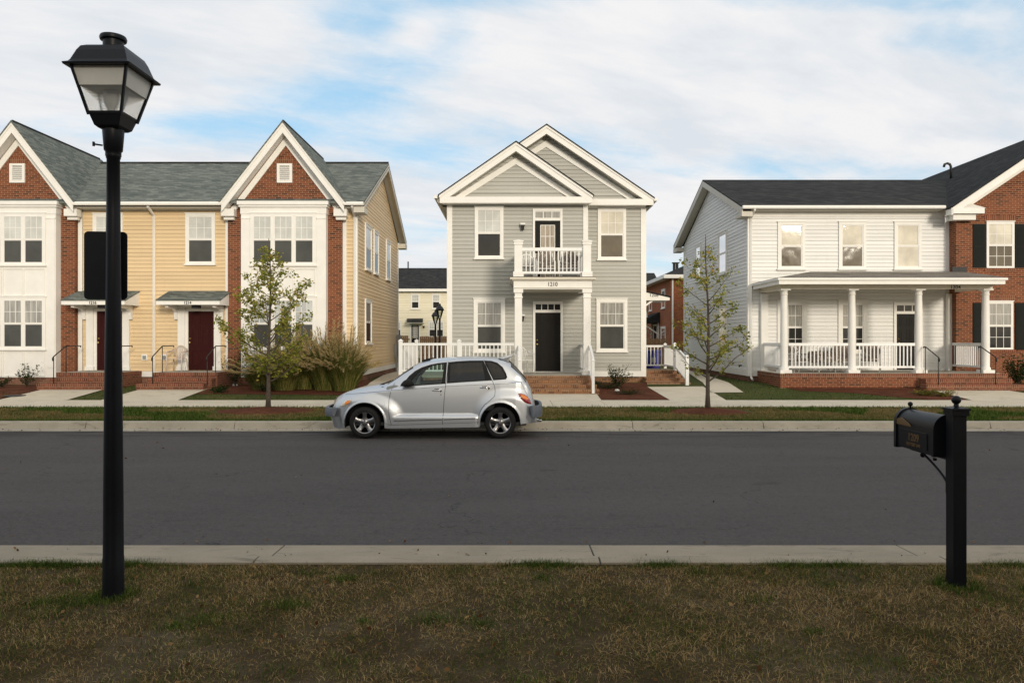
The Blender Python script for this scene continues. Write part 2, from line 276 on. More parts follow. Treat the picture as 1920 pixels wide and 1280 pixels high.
def root_of(p):
    while p.parent is not None: p = p.parent
    return p
EACH = {'gutter', 'side_gable_trim', 'corner_board', 'pilaster', 'soldier_course', 'eave_soffit', 'skirt_board', 'gable_return'}
class MB:
    def __init__(s): s.v = []; s.f = []
    def poly(s, pts):
        n = len(s.v); s.v += [tuple(p) for p in pts]; s.f.append(tuple(range(n, n + len(pts)))); return s
    def box(s, x0, x1, y0, y1, z0, z1, fr=None):
        n = len(s.v); ps = [(x, y, z) for z in (z0, z1) for (x, y) in ((x0, y0), (x1, y0), (x1, y1), (x0, y1))]
        if fr: ps = [fr(*p) for p in ps]
        s.v += ps
        for q in ((3, 2, 1, 0), (4, 5, 6, 7), (0, 1, 5, 4), (1, 2, 6, 5), (2, 3, 7, 6), (3, 0, 4, 7)): s.f.append(tuple(n + i for i in q))
        return s
    def prism(s, a, b):          # two matching outlines joined
        n = len(s.v); k = len(a); s.v += [tuple(p) for p in a] + [tuple(p) for p in b]
        s.f.append(tuple(n + i for i in range(k))); s.f.append(tuple(n + k + i for i in reversed(range(k))))
        for i in range(k): j = (i + 1) % k; s.f.append((n + i, n + k + i, n + k + j, n + j))
        return s
    def tube(s, pts, r, n=8, caps=True):
        P = [Vector(p) for p in pts]; rs = r if isinstance(r, (list, tuple)) else [r] * len(P); rings = []
        for i, p in enumerate(P):
            d = (P[min(i + 1, len(P) - 1)] - P[max(i - 1, 0)]).normalized()
            a = d.orthogonal().normalized() if i == 0 else (ra - d * ra.dot(d)).normalized()
            ra = a; b = d.cross(a); st = len(s.v)
            for k in range(n):
                q = 2 * math.pi * k / n; s.v.append(tuple(p + (a * math.cos(q) + b * math.sin(q)) * rs[i]))
            rings.append(st)
        for a0, b0 in zip(rings, rings[1:]):
            for k in range(n): s.f.append((a0 + k, a0 + (k + 1) % n, b0 + (k + 1) % n, b0 + k))
        if caps: s.f.append(tuple(reversed(range(rings[0], rings[0] + n)))); s.f.append(tuple(range(rings[-1], rings[-1] + n)))
        return s
    def lathe(s, prof, c, n=20, axis='z'):
        rings = []
        for (r, h) in prof:
            st = len(s.v)
            for k in range(n):
                q = 2 * math.pi * k / n; a, b = r * math.cos(q), r * math.sin(q)
                s.v.append((c[0] + a, c[1] + b, c[2] + h) if axis == 'z' else (c[0] + a, c[1] + h, c[2] + b))
            rings.append(st)
        for a0, b0 in zip(rings, rings[1:]):
            for k in range(n): s.f.append((a0 + k, a0 + (k + 1) % n, b0 + (k + 1) % n, b0 + k))
        s.f.append(tuple(reversed(range(rings[0], rings[0] + n)))); s.f.append(tuple(range(rings[-1], rings[-1] + n)))
        return s
    def build(s, name, m, parent=None, smooth=False, bevel=0, recalc=True, label=None, auto=None, each=None):
        if each is None: each = name in EACH
        if each:
            up = list(range(len(s.v)))
            def fd(i):
                while up[i] != i: up[i] = up[up[i]]; i = up[i]
                return i
            for f in s.f:
                for k in f[1:]: up[fd(k)] = fd(f[0])
            gr_ = {}
            for f in s.f: gr_.setdefault(fd(f[0]), []).append(f)
            o = None
            for fs in gr_.values():
                used = sorted({k for f in fs for k in f}); mp = {k: i for i, k in enumerate(used)}; q = MB(); q.v = [s.v[k] for k in used]; q.f = [tuple(mp[k] for k in f) for f in fs]
                o2 = q.build(name, m, parent, smooth, bevel, recalc, label, auto, each=False); o = o or o2
            return o
        me = bpy.data.meshes.new(name); off = Vector((0, 0, 0))
        if parent is not None: off = root_of(parent).location
        V = [(a - off[0], b - off[1], c - off[2]) for a, b, c in s.v]
        me.from_pydata(V, [], s.f)
        if recalc or bevel:
            bm = bmesh.new(); bm.from_mesh(me)
            if recalc: bmesh.ops.recalc_face_normals(bm, faces=bm.faces)
            bm.to_mesh(me); bm.free()
        me.materials.append(M[m]); me.update()
        if smooth:
            me.polygons.foreach_set('use_smooth', [True] * len(me.polygons))
            if auto: me.set_sharp_from_angle(angle=R(auto))
        o = bpy.data.objects.new(name, me); C.collection.objects.link(o)
        if parent is not None: o.parent = parent
        if bevel:
            b = o.modifiers.new('bevel', 'BEVEL'); b.width = bevel; b.segments = 2; b.limit_method = 'ANGLE'
        if label: o['label'] = label
        return o
def thing(name, loc, label, cat, group=None, kind=None):
    o = bpy.data.objects.new(name, None); C.collection.objects.link(o); o.location = loc; o.empty_display_size = .2
    return tag(o, label, cat, group, kind)
def tag(o, label=None, cat=None, group=None, kind=None):
    for k, v in (('label', label), ('category', cat), ('group', group), ('kind', kind)):
        if v: o[k] = v
    return o
def dup(root, loc, rotz=None, label=None, scale=None):
    r = root.copy(); C.collection.objects.link(r); r.location = loc
    if rotz is not None: r.rotation_euler = (0, 0, rotz)
    if scale: r.scale = scale
    if label: r['label'] = label
    for ch in list(root.children):
        c = ch.copy(); C.collection.objects.link(c); c.parent = r
        for g in ch.children:
            d = g.copy(); C.collection.objects.link(d); d.parent = c
    return r
def bulk(name, V, Fq, m, parent=None):   # fast mesh from numpy arrays, quads or tris of one size
    me = bpy.data.meshes.new(name); V = np.asarray(V, dtype=np.float32); Fq = np.asarray(Fq, dtype=np.int32)
    if parent is not None: V = V - np.array(root_of(parent).location, dtype=np.float32)
    k = Fq.shape[1]; me.vertices.add(len(V)); me.vertices.foreach_set('co', V.ravel())
    me.loops.add(Fq.size); me.loops.foreach_set('vertex_index', Fq.ravel())
    me.polygons.add(len(Fq)); me.polygons.foreach_set('loop_start', np.arange(0, Fq.size, k, dtype=np.int32))
    me.polygons.foreach_set('loop_total', np.full(len(Fq), k, dtype=np.int32))
    me.materials.append(M[m]); me.update(calc_edges=True)
    o = bpy.data.objects.new(name, me); C.collection.objects.link(o)
    if parent is not None: o.parent = parent
    return o
def text(s, size, loc, rot, m, parent, name='house_number', ext=.004, align='CENTER', sx=1):
    cu = bpy.data.curves.new('t', 'FONT'); cu.body = s; cu.size = size; cu.extrude = ext; cu.align_x = align; cu.align_y = 'CENTER'; cu.offset = .0015
    to = bpy.data.objects.new('t', cu); C.collection.objects.link(to); bpy.context.view_layer.update()
    me = bpy.data.meshes.new_from_object(to.evaluated_get(bpy.context.evaluated_depsgraph_get()))
    bpy.data.objects.remove(to); me.materials.clear(); me.materials.append(M[m])
    off = Vector(root_of(parent).location)
    me.transform(Matrix.Translation(Vector(loc) - off) @ Matrix.Rotation(rot[2], 4, 'Z') @ Matrix.Rotation(rot[0], 4, 'X') @ Matrix.Diagonal((sx, 1, 1, 1)))
    o = bpy.data.objects.new(name, me); C.collection.objects.link(o); o.parent = parent; return o
FF = lambda D: (lambda u, v, z: (u, D - v, z))
FR = lambda Xc: (lambda u, v, z: (Xc + v, u, z))
FL = lambda Xc: (lambda u, v, z: (Xc - v, u, z))

# ---------------------------------------------------------------- ground
def gz(y):
    return float(np.interp(y, [-200, -9, 5.9, 6.05, 19.2, 21.2, 25.6, 600], [.30, .10, .07, .07, .15, .16, .40, .55]))
def gp(px, py):
    D = 20.0
    for _ in range(60): D = .5 * D + .5 * max(3, (EYE - gz(D)) * F / (py - HY))
    return (X(px, D), D)
ys = [-200, -9, 0, 2, 3, 4, 5, 6.06]
g = MB()
for a, b in zip(ys, ys[1:]): g.poly([(-160, a, gz(a)), (160, a, gz(a)), (160, b, gz(b)), (-160, b, gz(b))])
tag(g.build('lawn_near', 'dry_turf'), 'dry brown and green turf strip in front of the near kerb', kind='structure')
ys = [15.98, 17.5, 19.2, 21.2, 25.6, 60, 140, 600]
g = MB()
for a, b in zip(ys, ys[1:]): g.poly([(-400, a, gz(a)), (400, a, gz(a)), (400, b, gz(b)), (-400, b, gz(b))])
tag(g.build('ground', 'lawn_turf'), 'patchy lawn ground around the houses across the street', kind='structure')
g = MB(); g.poly([(-200, 6.5, -.004), (200, 6.5, -.004), (200, 15.75, -.004), (-200, 15.75, -.004)])
tag(g.build('road', 'asphalt'), 'dark grey asphalt street', kind='structure')
def kerb(name, prof, joints, mname, label):
    g = MB(); xs = sorted(joints); xs = [-60] + xs + [60]; gap = .006
    for a, b in zip(xs, xs[1:]):
        P = [(a + gap, y, z) for y, z in prof]; Q = [(b - gap, y, z) for y, z in prof]; g.prism(P, Q)
    P = [(-60, y, z - .02) for y, z in prof]; Q = [(60, y, z - .02) for y, z in prof]
    o = g.build(name, mname, bevel=.006); tag(o, label, kind='structure')
    g = MB(); g.prism(P, Q); o2 = g.build(name + '_bedding', 'dark_grey'); tag(o2, 'dark joint filling under ' + name.replace('_', ' '), kind='structure')
kerb('kerb_near', [(6.05, -.1), (6.05, .095), (6.10, .105), (6.20, .104), (6.34, .05), (6.50, .012), (6.89, .004), (6.89, -.1)], [X(515, 6.6), X(1112, 6.6), X(1712, 6.6), X(515, 6.6) - 3.0, X(1712, 6.6) + 3], 'near_kerb_concrete', 'pale concrete kerb and gutter on the near side of the street')
kerb('kerb_far', [(15.50, -.1), (15.50, .004), (15.82, .012), (15.87, .13), (15.90, .15), (16.02, .155), (16.02, -.1)], [X(158, 15.8), X(438, 15.8), X(1187, 15.8), X(1433, 15.8), X(1860, 15.8), X(-200, 15.8)], 'kerb_concrete', 'concrete kerb on the far side of the street')
def patch(name, pts, lift, m, label, kind='structure', world=False):
    P = pts if world else [gp(*p) for p in pts]
    bm = bmesh.new(); vs = [bm.verts.new((x, y, 0)) for x, y in P]; bm.faces.new(vs)
    for yb in (19.2, 21.2, 22.5, 24, 25.6):
        bmesh.ops.bisect_plane(bm, geom=bm.verts[:] + bm.edges[:] + bm.faces[:], plane_co=(0, yb, 0), plane_no=(0, 1, 0))
    for v in bm.verts: v.co.z = gz(v.co.y) + lift
    bmesh.ops.recalc_face_normals(bm, faces=bm.faces)
    me = bpy.data.meshes.new(name); bm.to_mesh(me); bm.free(); me.materials.append(M[m])
    if me.polygons and me.polygons[0].normal.z < 0: me.flip_normals()
    o = bpy.data.objects.new(name, me); C.collection.objects.link(o); return tag(o, label, kind=kind)
# sidewalk slabs
g = MB(); sj = [X(u, 20.3) for u in (-330, 10, 300, 600, 1034, 1131, 1228, 1325, 1422, 1700, 1990, 2280)]
sj = [-60] + [x for x in sj] + [60]
for a, b in zip(sj, sj[1:]): g.box(a + .006, b - .006, 19.2, 21.2, .05, .178)
tag(g.build('sidewalk', 'walk_concrete', bevel=.006), 'pale concrete sidewalk running past all the houses', kind='structure')
g = MB().box(-60, 60, 19.22, 21.18, .05, .166); tag(g.build('sidewalk_bedding', 'dark_grey'), 'dark joints of the sidewalk', kind='structure')
for i, (pts, lab) in enumerate([
    ([(79, 731), (194, 731), (121, 751.5), (-8, 751.5)], 'concrete path to the leftmost brick stoop'),
    ([(267, 729.5), (391, 729), (331, 751.5), (186, 751.5)], 'concrete path to the second stoop of the yellow house'),
    ([(978, 738), (1118, 738), (1128, 751.5), (968, 751.5)], 'concrete path to the centre house porch steps'),
    ([(1214, 726), (1318, 725), (1363, 751.5), (1258, 751.5)], 'concrete path to the side steps of the grey house'),
    ([(1332.5, 737), (1394, 736), (1299, 695), (1284, 695)], 'narrow path running back beside the white house'),
    ([(1750, 733), (1892, 733), (2012, 751.5), (1826, 751.5)], 'concrete path to the brick steps of the white house porch'),
    ([(640, 751.5), (690, 722), (744, 689), (765, 689), (748, 722), (735, 751.5)], 'concrete path running back beside the yellow house')]):
    patch('path', pts, .018, 'walk_concrete', lab)
for pts, lab in [
    ([(-60, 722), (100, 722), (79, 731), (0, 748), (-60, 748)], 'red mulch bed below the leftmost bay'),
    ([(395, 722), (640, 718), (700, 712), (686, 724), (655, 741), (560, 740), (440, 739), (350, 739), (391, 729)], 'red mulch bed under the ornamental grasses'),
    ([(1120, 718), (1212, 718), (1214, 726), (1257, 749.8), (1128, 749.8), (1119, 738)], 'mulch bed in front of the grey house'),
    ([(1450, 722), (1722, 720), (1722, 730), (1750, 734), (1826, 751), (1745, 750), (1600, 737), (1500, 733)], 'mulch bed along the white house porch'),
    ([(1885, 718), (2000, 718), (2010, 745), (1895, 730)], 'mulch bed under the brick house window')]:
    patch('mulch_bed', pts, .010, 'mulch', lab)
# ---------------------------------------------------------------- house building helpers
def urange(poly, z):
    us = []
    for (u0, z0), (u1, z1) in zip(poly, poly[1:] + poly[:1]):
        if abs(z1 - z0) < 1e-9:
            if abs(z - z0) < 1e-6: us += [u0, u1]
        elif min(z0, z1) - 1e-6 <= z <= max(z0, z1) + 1e-6: us.append(u0 + (u1 - u0) * (z - z0) / (z1 - z0))
    return (min(us), max(us)) if us else None
def lap(mb, fr, poly, e=.131, t=.014):
    z0 = min(p[1] for p in poly); z1 = max(p[1] for p in poly); z = z0; zs = sorted({p[1] for p in poly})
    while z < z1 - .01:
        zt = min(z + e, z1 - 1e-4)
        a, b = urange(poly, z + 1e-5), urange(poly, zt)
        if a and b:
            g = .0085 * e / .131
            mb.poly([fr(a[0], t, z + g), fr(a[1], t, z + g), fr(b[1], .003, zt), fr(b[0], .003, zt)])
            mb.poly([fr(a[0], -.02, z + g), fr(a[1], -.02, z + g), fr(a[1], t, z + g), fr(a[0], t, z + g)])
            mb.poly([fr(a[0], .002, z), fr(a[1], .002, z), fr(a[1], -.02, z + .001), fr(a[0], -.02, z + .001)])
        z += e
def slab(mb, pts, th):            # roof plane given by 4 top points, thickness straight down
    mb.prism(pts, [(a, b, c - th) for a, b, c in pts])
def window(par, fr, u0, u1, z0, z1, cas=.085, cols=3, rows=2, up='pane_blind', lo='pane_screen', logrid=False, n=1, sill=True, tm='white_trim', pr=.05, split=.5, plow=0):
    """n sashes side by side inside one casing; u0..z1 is the outside of the casing"""
    a = MB(); a.box(u0, u0 + cas, 0, pr, z0, z1, fr).box(u1 - cas, u1, 0, pr, z0, z1, fr)
    a.box(u0 + cas, u1 - cas, 0, pr, z1 - cas, z1, fr).box(u0 + cas, u1 - cas, 0, pr, z0, z0 + cas * .6, fr)
    a.box(u0 - .02, u1 + .02, 0, pr + .02, z1, z1 + .03, fr)
    if sill: a.box(u0 - .03, u1 + .03, 0, pr + .045, z0 - .05, z0, fr)
    wo = a.build('window', tm, par)
    iz0, iz1 = z0 + cas * .6, z1 - cas; W_ = (u1 - u0 - 2 * cas); mul = .075; ww = (W_ - (n - 1) * mul) / n
    s = MB(); p1 = MB(); p2 = MB(); f = .035
    for k in range(n):
        a0 = u0 + cas + k * (ww + mul); a1 = a0 + ww; zm = iz0 + (iz1 - iz0) * split
        if k < n - 1: s.box(a1, a1 + mul, 0, pr - .005, iz0, iz1, fr)
        for (b0, b1, v) in ((zm, iz1, .038), (iz0, zm, .030)):
            s.box(a0, a0 + f, 0, v, b0, b1, fr).box(a1 - f, a1, 0, v, b0, b1, fr)
            s.box(a0 + f, a1 - f, 0, v, b1 - f, b1, fr).box(a0 + f, a1 - f, 0, v, b0, b0 + f, fr)
        p1.poly([fr(a0 + f, .022, zm + f), fr(a1 - f, .022, zm + f), fr(a1 - f, .022, iz1 - f), fr(a0 + f, .022, iz1 - f)])
        p2.poly([fr(a0 + f, .021, iz0 + f), fr(a1 - f, .021, iz0 + f), fr(a1 - f, .021, zm - f), fr(a0 + f, .021, zm - f)])
        for (b0, b1, on) in ((zm + f, iz1 - f, True), (iz0 + f, zm - f, logrid)):
            if on and cols:
                mw = .016
                for c in range(1, cols): q = a0 + f + (ww - 2 * f) * c / cols; s.box(q - mw / 2, q + mw / 2, .018, .028, b0, b1, fr)
                for r_ in range(1, rows): q = b0 + (b1 - b0) * r_ / rows; s.box(a0 + f, a1 - f, .018, .027, q - mw / 2, q + mw / 2, fr)
    s.build('sash', tm if tm != 'cream_trim' else tm, wo); p1.build('upper_pane', up, wo, recalc=False); p2.build('lower_pane', lo, wo, recalc=False)
    return wo
def winpx(par, fr, D, x0, x1, y0, y1, **k): return window(par, fr, X(x0, D), X(x1, D), Z(y1, D), Z(y0, D), **k)
def door(par, fr, u0, u1, z0, z1, m, transom=0, tm='white_trim', cas=.10, light=None, knob=-1, tcols=4, pr=.05, tpane='pane_dark'):
    """door leaf u0..u1,z0..z1 with casing outside it"""
    a = MB(); top = z1 + (transom + .07 if transom else 0)
    a.box(u0 - cas, u0, 0, pr, z0, top + cas, fr).box(u1, u1 + cas, 0, pr, z0, top + cas, fr).box(u0, u1, 0, pr, top, top + cas, fr)
    if transom: a.box(u0, u1, 0, pr - .005, z1, z1 + .07, fr)
    d = MB(); d.box(u0, u1, 0, .030, z0, z1, fr)
    W_ = u1 - u0; H_ = z1 - z0
    if light is None:          # six raised panels
        for c0, c1 in ((.14, .46), (.54, .86)):
            for r0, r1 in ((.06, .34), (.40, .72), (.78, .93)):
                x0, x1, y0, y1 = u0 + W_ * c0, u0 + W_ * c1, z0 + H_ * r0, z0 + H_ * r1; b = .02
                d.box(x0, x1, .030, .040, y0, y0 + b, fr).box(x0, x1, .030, .040, y1 - b, y1, fr).box(x0, x0 + b, .030, .040, y0 + b, y1 - b, fr).box(x1 - b, x1, .030, .040, y0 + b, y1 - b, fr)
                d.box(x0 + .06, x1 - .06, .030, .038, y0 + .06, y1 - .06, fr)
    do = d.build('door', m, par)
    a.build('door_frame', tm, do)
    if light:
        l0, l1, h0, h1 = u0 + W_ * light[0], u0 + W_ * light[1], z0 + H_ * light[2], z0 + H_ * light[3]
        g = MB().poly([fr(l0, .034, h0), fr(l1, .034, h0), fr(l1, .034, h1), fr(l0, .034, h1)]); g.build('door_pane', light[4], do, recalc=False)
        q = MB()
        for c in range(4): u = l0 + (l1 - l0) * c / 3; q.box(u - .010, u + .010, .030, .046, h0, h1, fr)
        for c in range(6): z = h0 + (h1 - h0) * c / 5; q.box(l0, l1, .030, .044, z - .010, z + .010, fr)
        q.build('door_grille', 'white_trim', do)
    if transom:
        g = MB().poly([fr(u0, .024, z1 + .07), fr(u1, .024, z1 + .07), fr(u1, .024, z1 + .07 + transom), fr(u0, .024, z1 + .07 + transom)]); g.build('transom_pane', tpane, do, recalc=False)
        q = MB()
        for c in range(0, tcols + 1): u = u0 + W_ * c / tcols; q.box(max(u0, u - .014), min(u1, u + .014), .0, .034, z1 + .07, z1 + .07 + transom, fr)
        q.box(u0, u1, 0, .03, z1 + .07, z1 + .095, fr).box(u0, u1, 0, .03, z1 + .045 + transom, z1 + .07 + transom, fr)
        q.build('transom_bars', tm, do)
    kx = u0 + .07 if knob < 0 else u1 - .07
    k = MB().lathe([(.012, 0), (.012, .03), (.03, .045), (.032, .06), (.02, .075), (.004, .08)], (0, 0, 0), 12)
    k.v = [fr(kx + x, .035 + z, z0 + .95 + y) for x, y, z in k.v]
    k2 = MB().lathe([(.03, 0), (.03, .012), (.012, .018), (.012, .03)], (0, 0, 0), 12); k.f += [tuple(i + len(k.v) for i in f) for f in k2.f]; k.v += [fr(kx + x, .035 + z, z0 + 1.09 + y) for x, y, z in k2.v]
    k.build('door_knob', 'brass', do, smooth=True)
    return do
def post_rail(par, x0, y0, x1, y1, z0, h, z0b=None, sp=.105, m='white_vinyl', bal=.032, rail=.075, low=.10, name='railing', wr=.05, posts=()):
    """baluster rail from (x0,y0) to (x1,y1); z0/z0b floor heights at both ends"""
    z0b = z0 if z0b is None else z0b; a = Vector((x0, y0)); b = Vector((x1, y1)); d = b - a; L = d.length; d = d / L; nrm = Vector((-d.y, d.x)); mb = MB()
    def bar(za, zb, th, w_):
        P = []
        for (p, zq) in ((a, za), (b, zb)):
            P.append([(p.x + nrm.x * w_ / 2, p.y + nrm.y * w_ / 2, zq), (p.x - nrm.x * w_ / 2, p.y - nrm.y * w_ / 2, zq), (p.x - nrm.x * w_ / 2, p.y - nrm.y * w_ / 2, zq + th), (p.x + nrm.x * w_ / 2, p.y + nrm.y * w_ / 2, zq + th)])
        mb.prism(*P)
    bar(z0 + h - rail, z0b + h - rail, rail, wr + .02); bar(z0 + low, z0b + low, rail * .75, wr)
    n = max(2, int(L / sp))
    for i in range(1, n):
        p = a + d * (L * i / n); zf = z0 + (z0b - z0) * i / n; w_ = bal / 2
        P = [(p.x + sx_ * d.x * w_ + sy_ * nrm.x * w_, p.y + sx_ * d.y * w_ + sy_ * nrm.y * w_) for sx_, sy_ in ((-1, -1), (1, -1), (1, 1), (-1, 1))]
        mb.prism([(x, y, zf + low + rail * .5) for x, y in P], [(x, y, zf + h - rail * .8) for x, y in P])
    r = mb.build(name, m, par)
    for (px_, py_, pz, ph, pw) in posts:
        q = MB().box(px_ - pw / 2, px_ + pw / 2, py_ - pw / 2, py_ + pw / 2, pz, pz + ph)
        q.box(px_ - pw / 2 - .015, px_ + pw / 2 + .015, py_ - pw / 2 - .015, py_ + pw / 2 + .015, pz + ph, pz + ph + .025)
        e = pw / 2 + .005
        q.prism([(px_ - e, py_ - e, pz + ph + .025), (px_ + e, py_ - e, pz + ph + .025), (px_ + e, py_ + e, pz + ph + .025), (px_ - e, py_ + e, pz + ph + .025)], [(px_ - .01, py_ - .01, pz + ph + .07), (px_ + .01, py_ - .01, pz + ph + .07), (px_ + .01, py_ + .01, pz + ph + .07), (px_ - .01, py_ + .01, pz + ph + .07)])
        q.build('rail_post', m, r, bevel=.004)
    return r
def downspout(par, x, y, ztop, zbot, m='white_trim', out=.30, w_=.04, kick=True):
    mb = MB(); yw = y - .05
    pts = [(x, yw - out, ztop), (x, yw - out, ztop - .06), (x, yw, ztop - .30), (x, yw, zbot + .18)]
    if kick: pts += [(x, yw - .02, zbot + .1), (x, yw - .16, zbot + .03)]
    mb.tube(pts, w_, 4); mb.build('downspout', m, par)
def gutter(par, x0, x1, y, z, m='white_trim'):
    mb = MB(); pr = [(0, 0), (-.12, .0), (-.135, .05), (-.11, .11), (0, .11)]
    mb.prism([(x0, y + a, z + b) for a, b in pr], [(x1, y + a, z + b) for a, b in pr]); mb.build('gutter', m, par)
def brick_steps(par, x0, x1, yf, ytop, z0, z1, n, bm_, sm, grow=.16, side=True, x0f=None):
    """n risers from z0 at the street side up to z1, each step a soldier-course nosing over brick"""
    hh = (z1 - z0) / n; a = MB(); b = MB()
    for k in range(n):
        zt = z0 + hh * (k + 1); y0 = yf + (ytop - yf) * k / max(1, n - 1); gx = grow * (n - 1 - k)
        a.box(x0 - gx, x1 + gx, y0 + .004 , ytop + .02 + .001 * k, z0 - .12, zt - .085 if hh > .12 else zt - .06)
        b.box(x0 - gx - .006, x1 + gx + .006, y0 - .006, ytop + .02 + .001 * k, zt - .085 if hh > .12 else zt - .06, zt)
    s = a.build('brick_steps', bm_, par); b.build('tread', sm, s)
    return s
def iron_rail(par, x, ybot, ytop, yback, zb, zt, h=.86, name='handrail', dx=0):
    mb = MB(); r = .014
    mb.tube([(x + dx, yback, zt + h), (x + dx, ytop, zt + h), (x, ybot, zb + h), (x, ybot - .06, zb + h - .05), (x, ybot - .05, zb + h - .13), (x, ybot - .005, zb + h - .12)], r * 1.25, 8)
    mb.tube([(x, ybot, zb), (x, ybot, zb + h - .01)], r, 6); mb.tube([(x + dx, ytop, zt), (x + dx, ytop, zt + h - .01)], r, 6)
    mb.tube([(x + dx, yback, zt + h), (x + dx, yback, zt + h - .05)], r * 1.3, 6)
    return mb.build(name, 'iron_black', par, smooth=True)
def wall_light(par, fr, u, z, name='wall_light'):
    mb = MB(); mb.box(u - .05, u + .05, 0, .03, z - .02, z + .14, fr); mb.box(u - .07, u + .07, .03, .17, z + .10, z + .13, fr)
    mb.prism([fr(u - .06, .04, z + .10), fr(u + .06, .04, z + .10), fr(u + .06, .16, z + .10), fr(u - .06, .16, z + .10)], [fr(u - .035, .065, z - .04), fr(u + .035, .065, z - .04), fr(u + .035, .135, z - .04), fr(u - .035, .135, z - .04)])
    o = mb.build(name, 'iron_black', par); c = MB().box(u - .085, u + .085, .0, .16, z + .13, z + .20, fr); c.build('lamp_hood', 'white_trim', o, bevel=.02)
    return o

# ================================================================ YELLOW ROW HOUSE (left)
Dy = 25.6; Db = 25.44; Dbay = 25.15
h1 = thing('row_house', (-11.5, Dy, .4), 'long yellow row house with red brick gables, white bays and grey roof', 'house')
fy = FF(Dy); XL = -23.0; XR = -5.33; YR = 34.9; ZE = 6.42; RID = 30.25; ZR = 9.02
body = MB().box(XL, XR - .025, Dy + .025, YR, .62, ZE)                         # sheathing
body.prism([(XR - .025, Dy + .025, ZE), (XR - .025, YR, ZE), (XR - .025, RID, ZR - .25)], [(XL, Dy + .002, ZE), (XL, YR, ZE), (XL, RID, ZR - .25)])
body.build('house_shell', 'yellow_siding', h1)
sd_ = MB(); lap(sd_, fy, [(-14.7, .80), (-9.6, .80), (-9.6, 6.3), (-14.7, 6.3)]); lap(sd_, fy, [(-5.85, .80), (XR, .80), (XR, 6.3), (-5.85, 6.3)])
lap(sd_, FR(XR), [(Dy, .80), (YR, .80), (YR, 6.35), (RID, 8.80), (Dy, 6.35)]); sd_.build('siding_wall', 'yellow_siding', h1, recalc=False)
# skirt and foundation
a = MB().box(-14.6, -9.7, Dy - .03, Dy, .62, .80).box(-5.8, XR + .03, Dy - .03, Dy, .62, .80).box(XR, XR + .03, Dy, YR, .62, .80); a.build('skirt_board', 'white_trim', h1)
a = MB().box(XL, XR - .03, Dy + .03, YR - .02, .1, .625); a.build('foundation', 'foundation_brick', h1)
# corner boards and frieze
a = MB()
for u0, u1 in ((X(147.5, Dy), X(155, Dy)), (X(423.5, Dy), X(428, Dy)), (X(643, Dy), X(650, Dy)), (XR - .10, XR + .02)): a.box(u0, u1, 0, .035, .62, 6.4, fy)
a.box(XR, XR + .035, Dy - .03, Dy + .10, .62, 6.35).box(XR, XR + .03, YR - .12, YR, .62, 6.35)
a.box(-14.7, -9.6, 0, .03, Z(395, Dy), Z(385, Dy), fy).box(-5.82, XR, 0, .028, Z(397, Dy), Z(385, Dy), fy); a.build('corner_board', 'white_trim', h1)
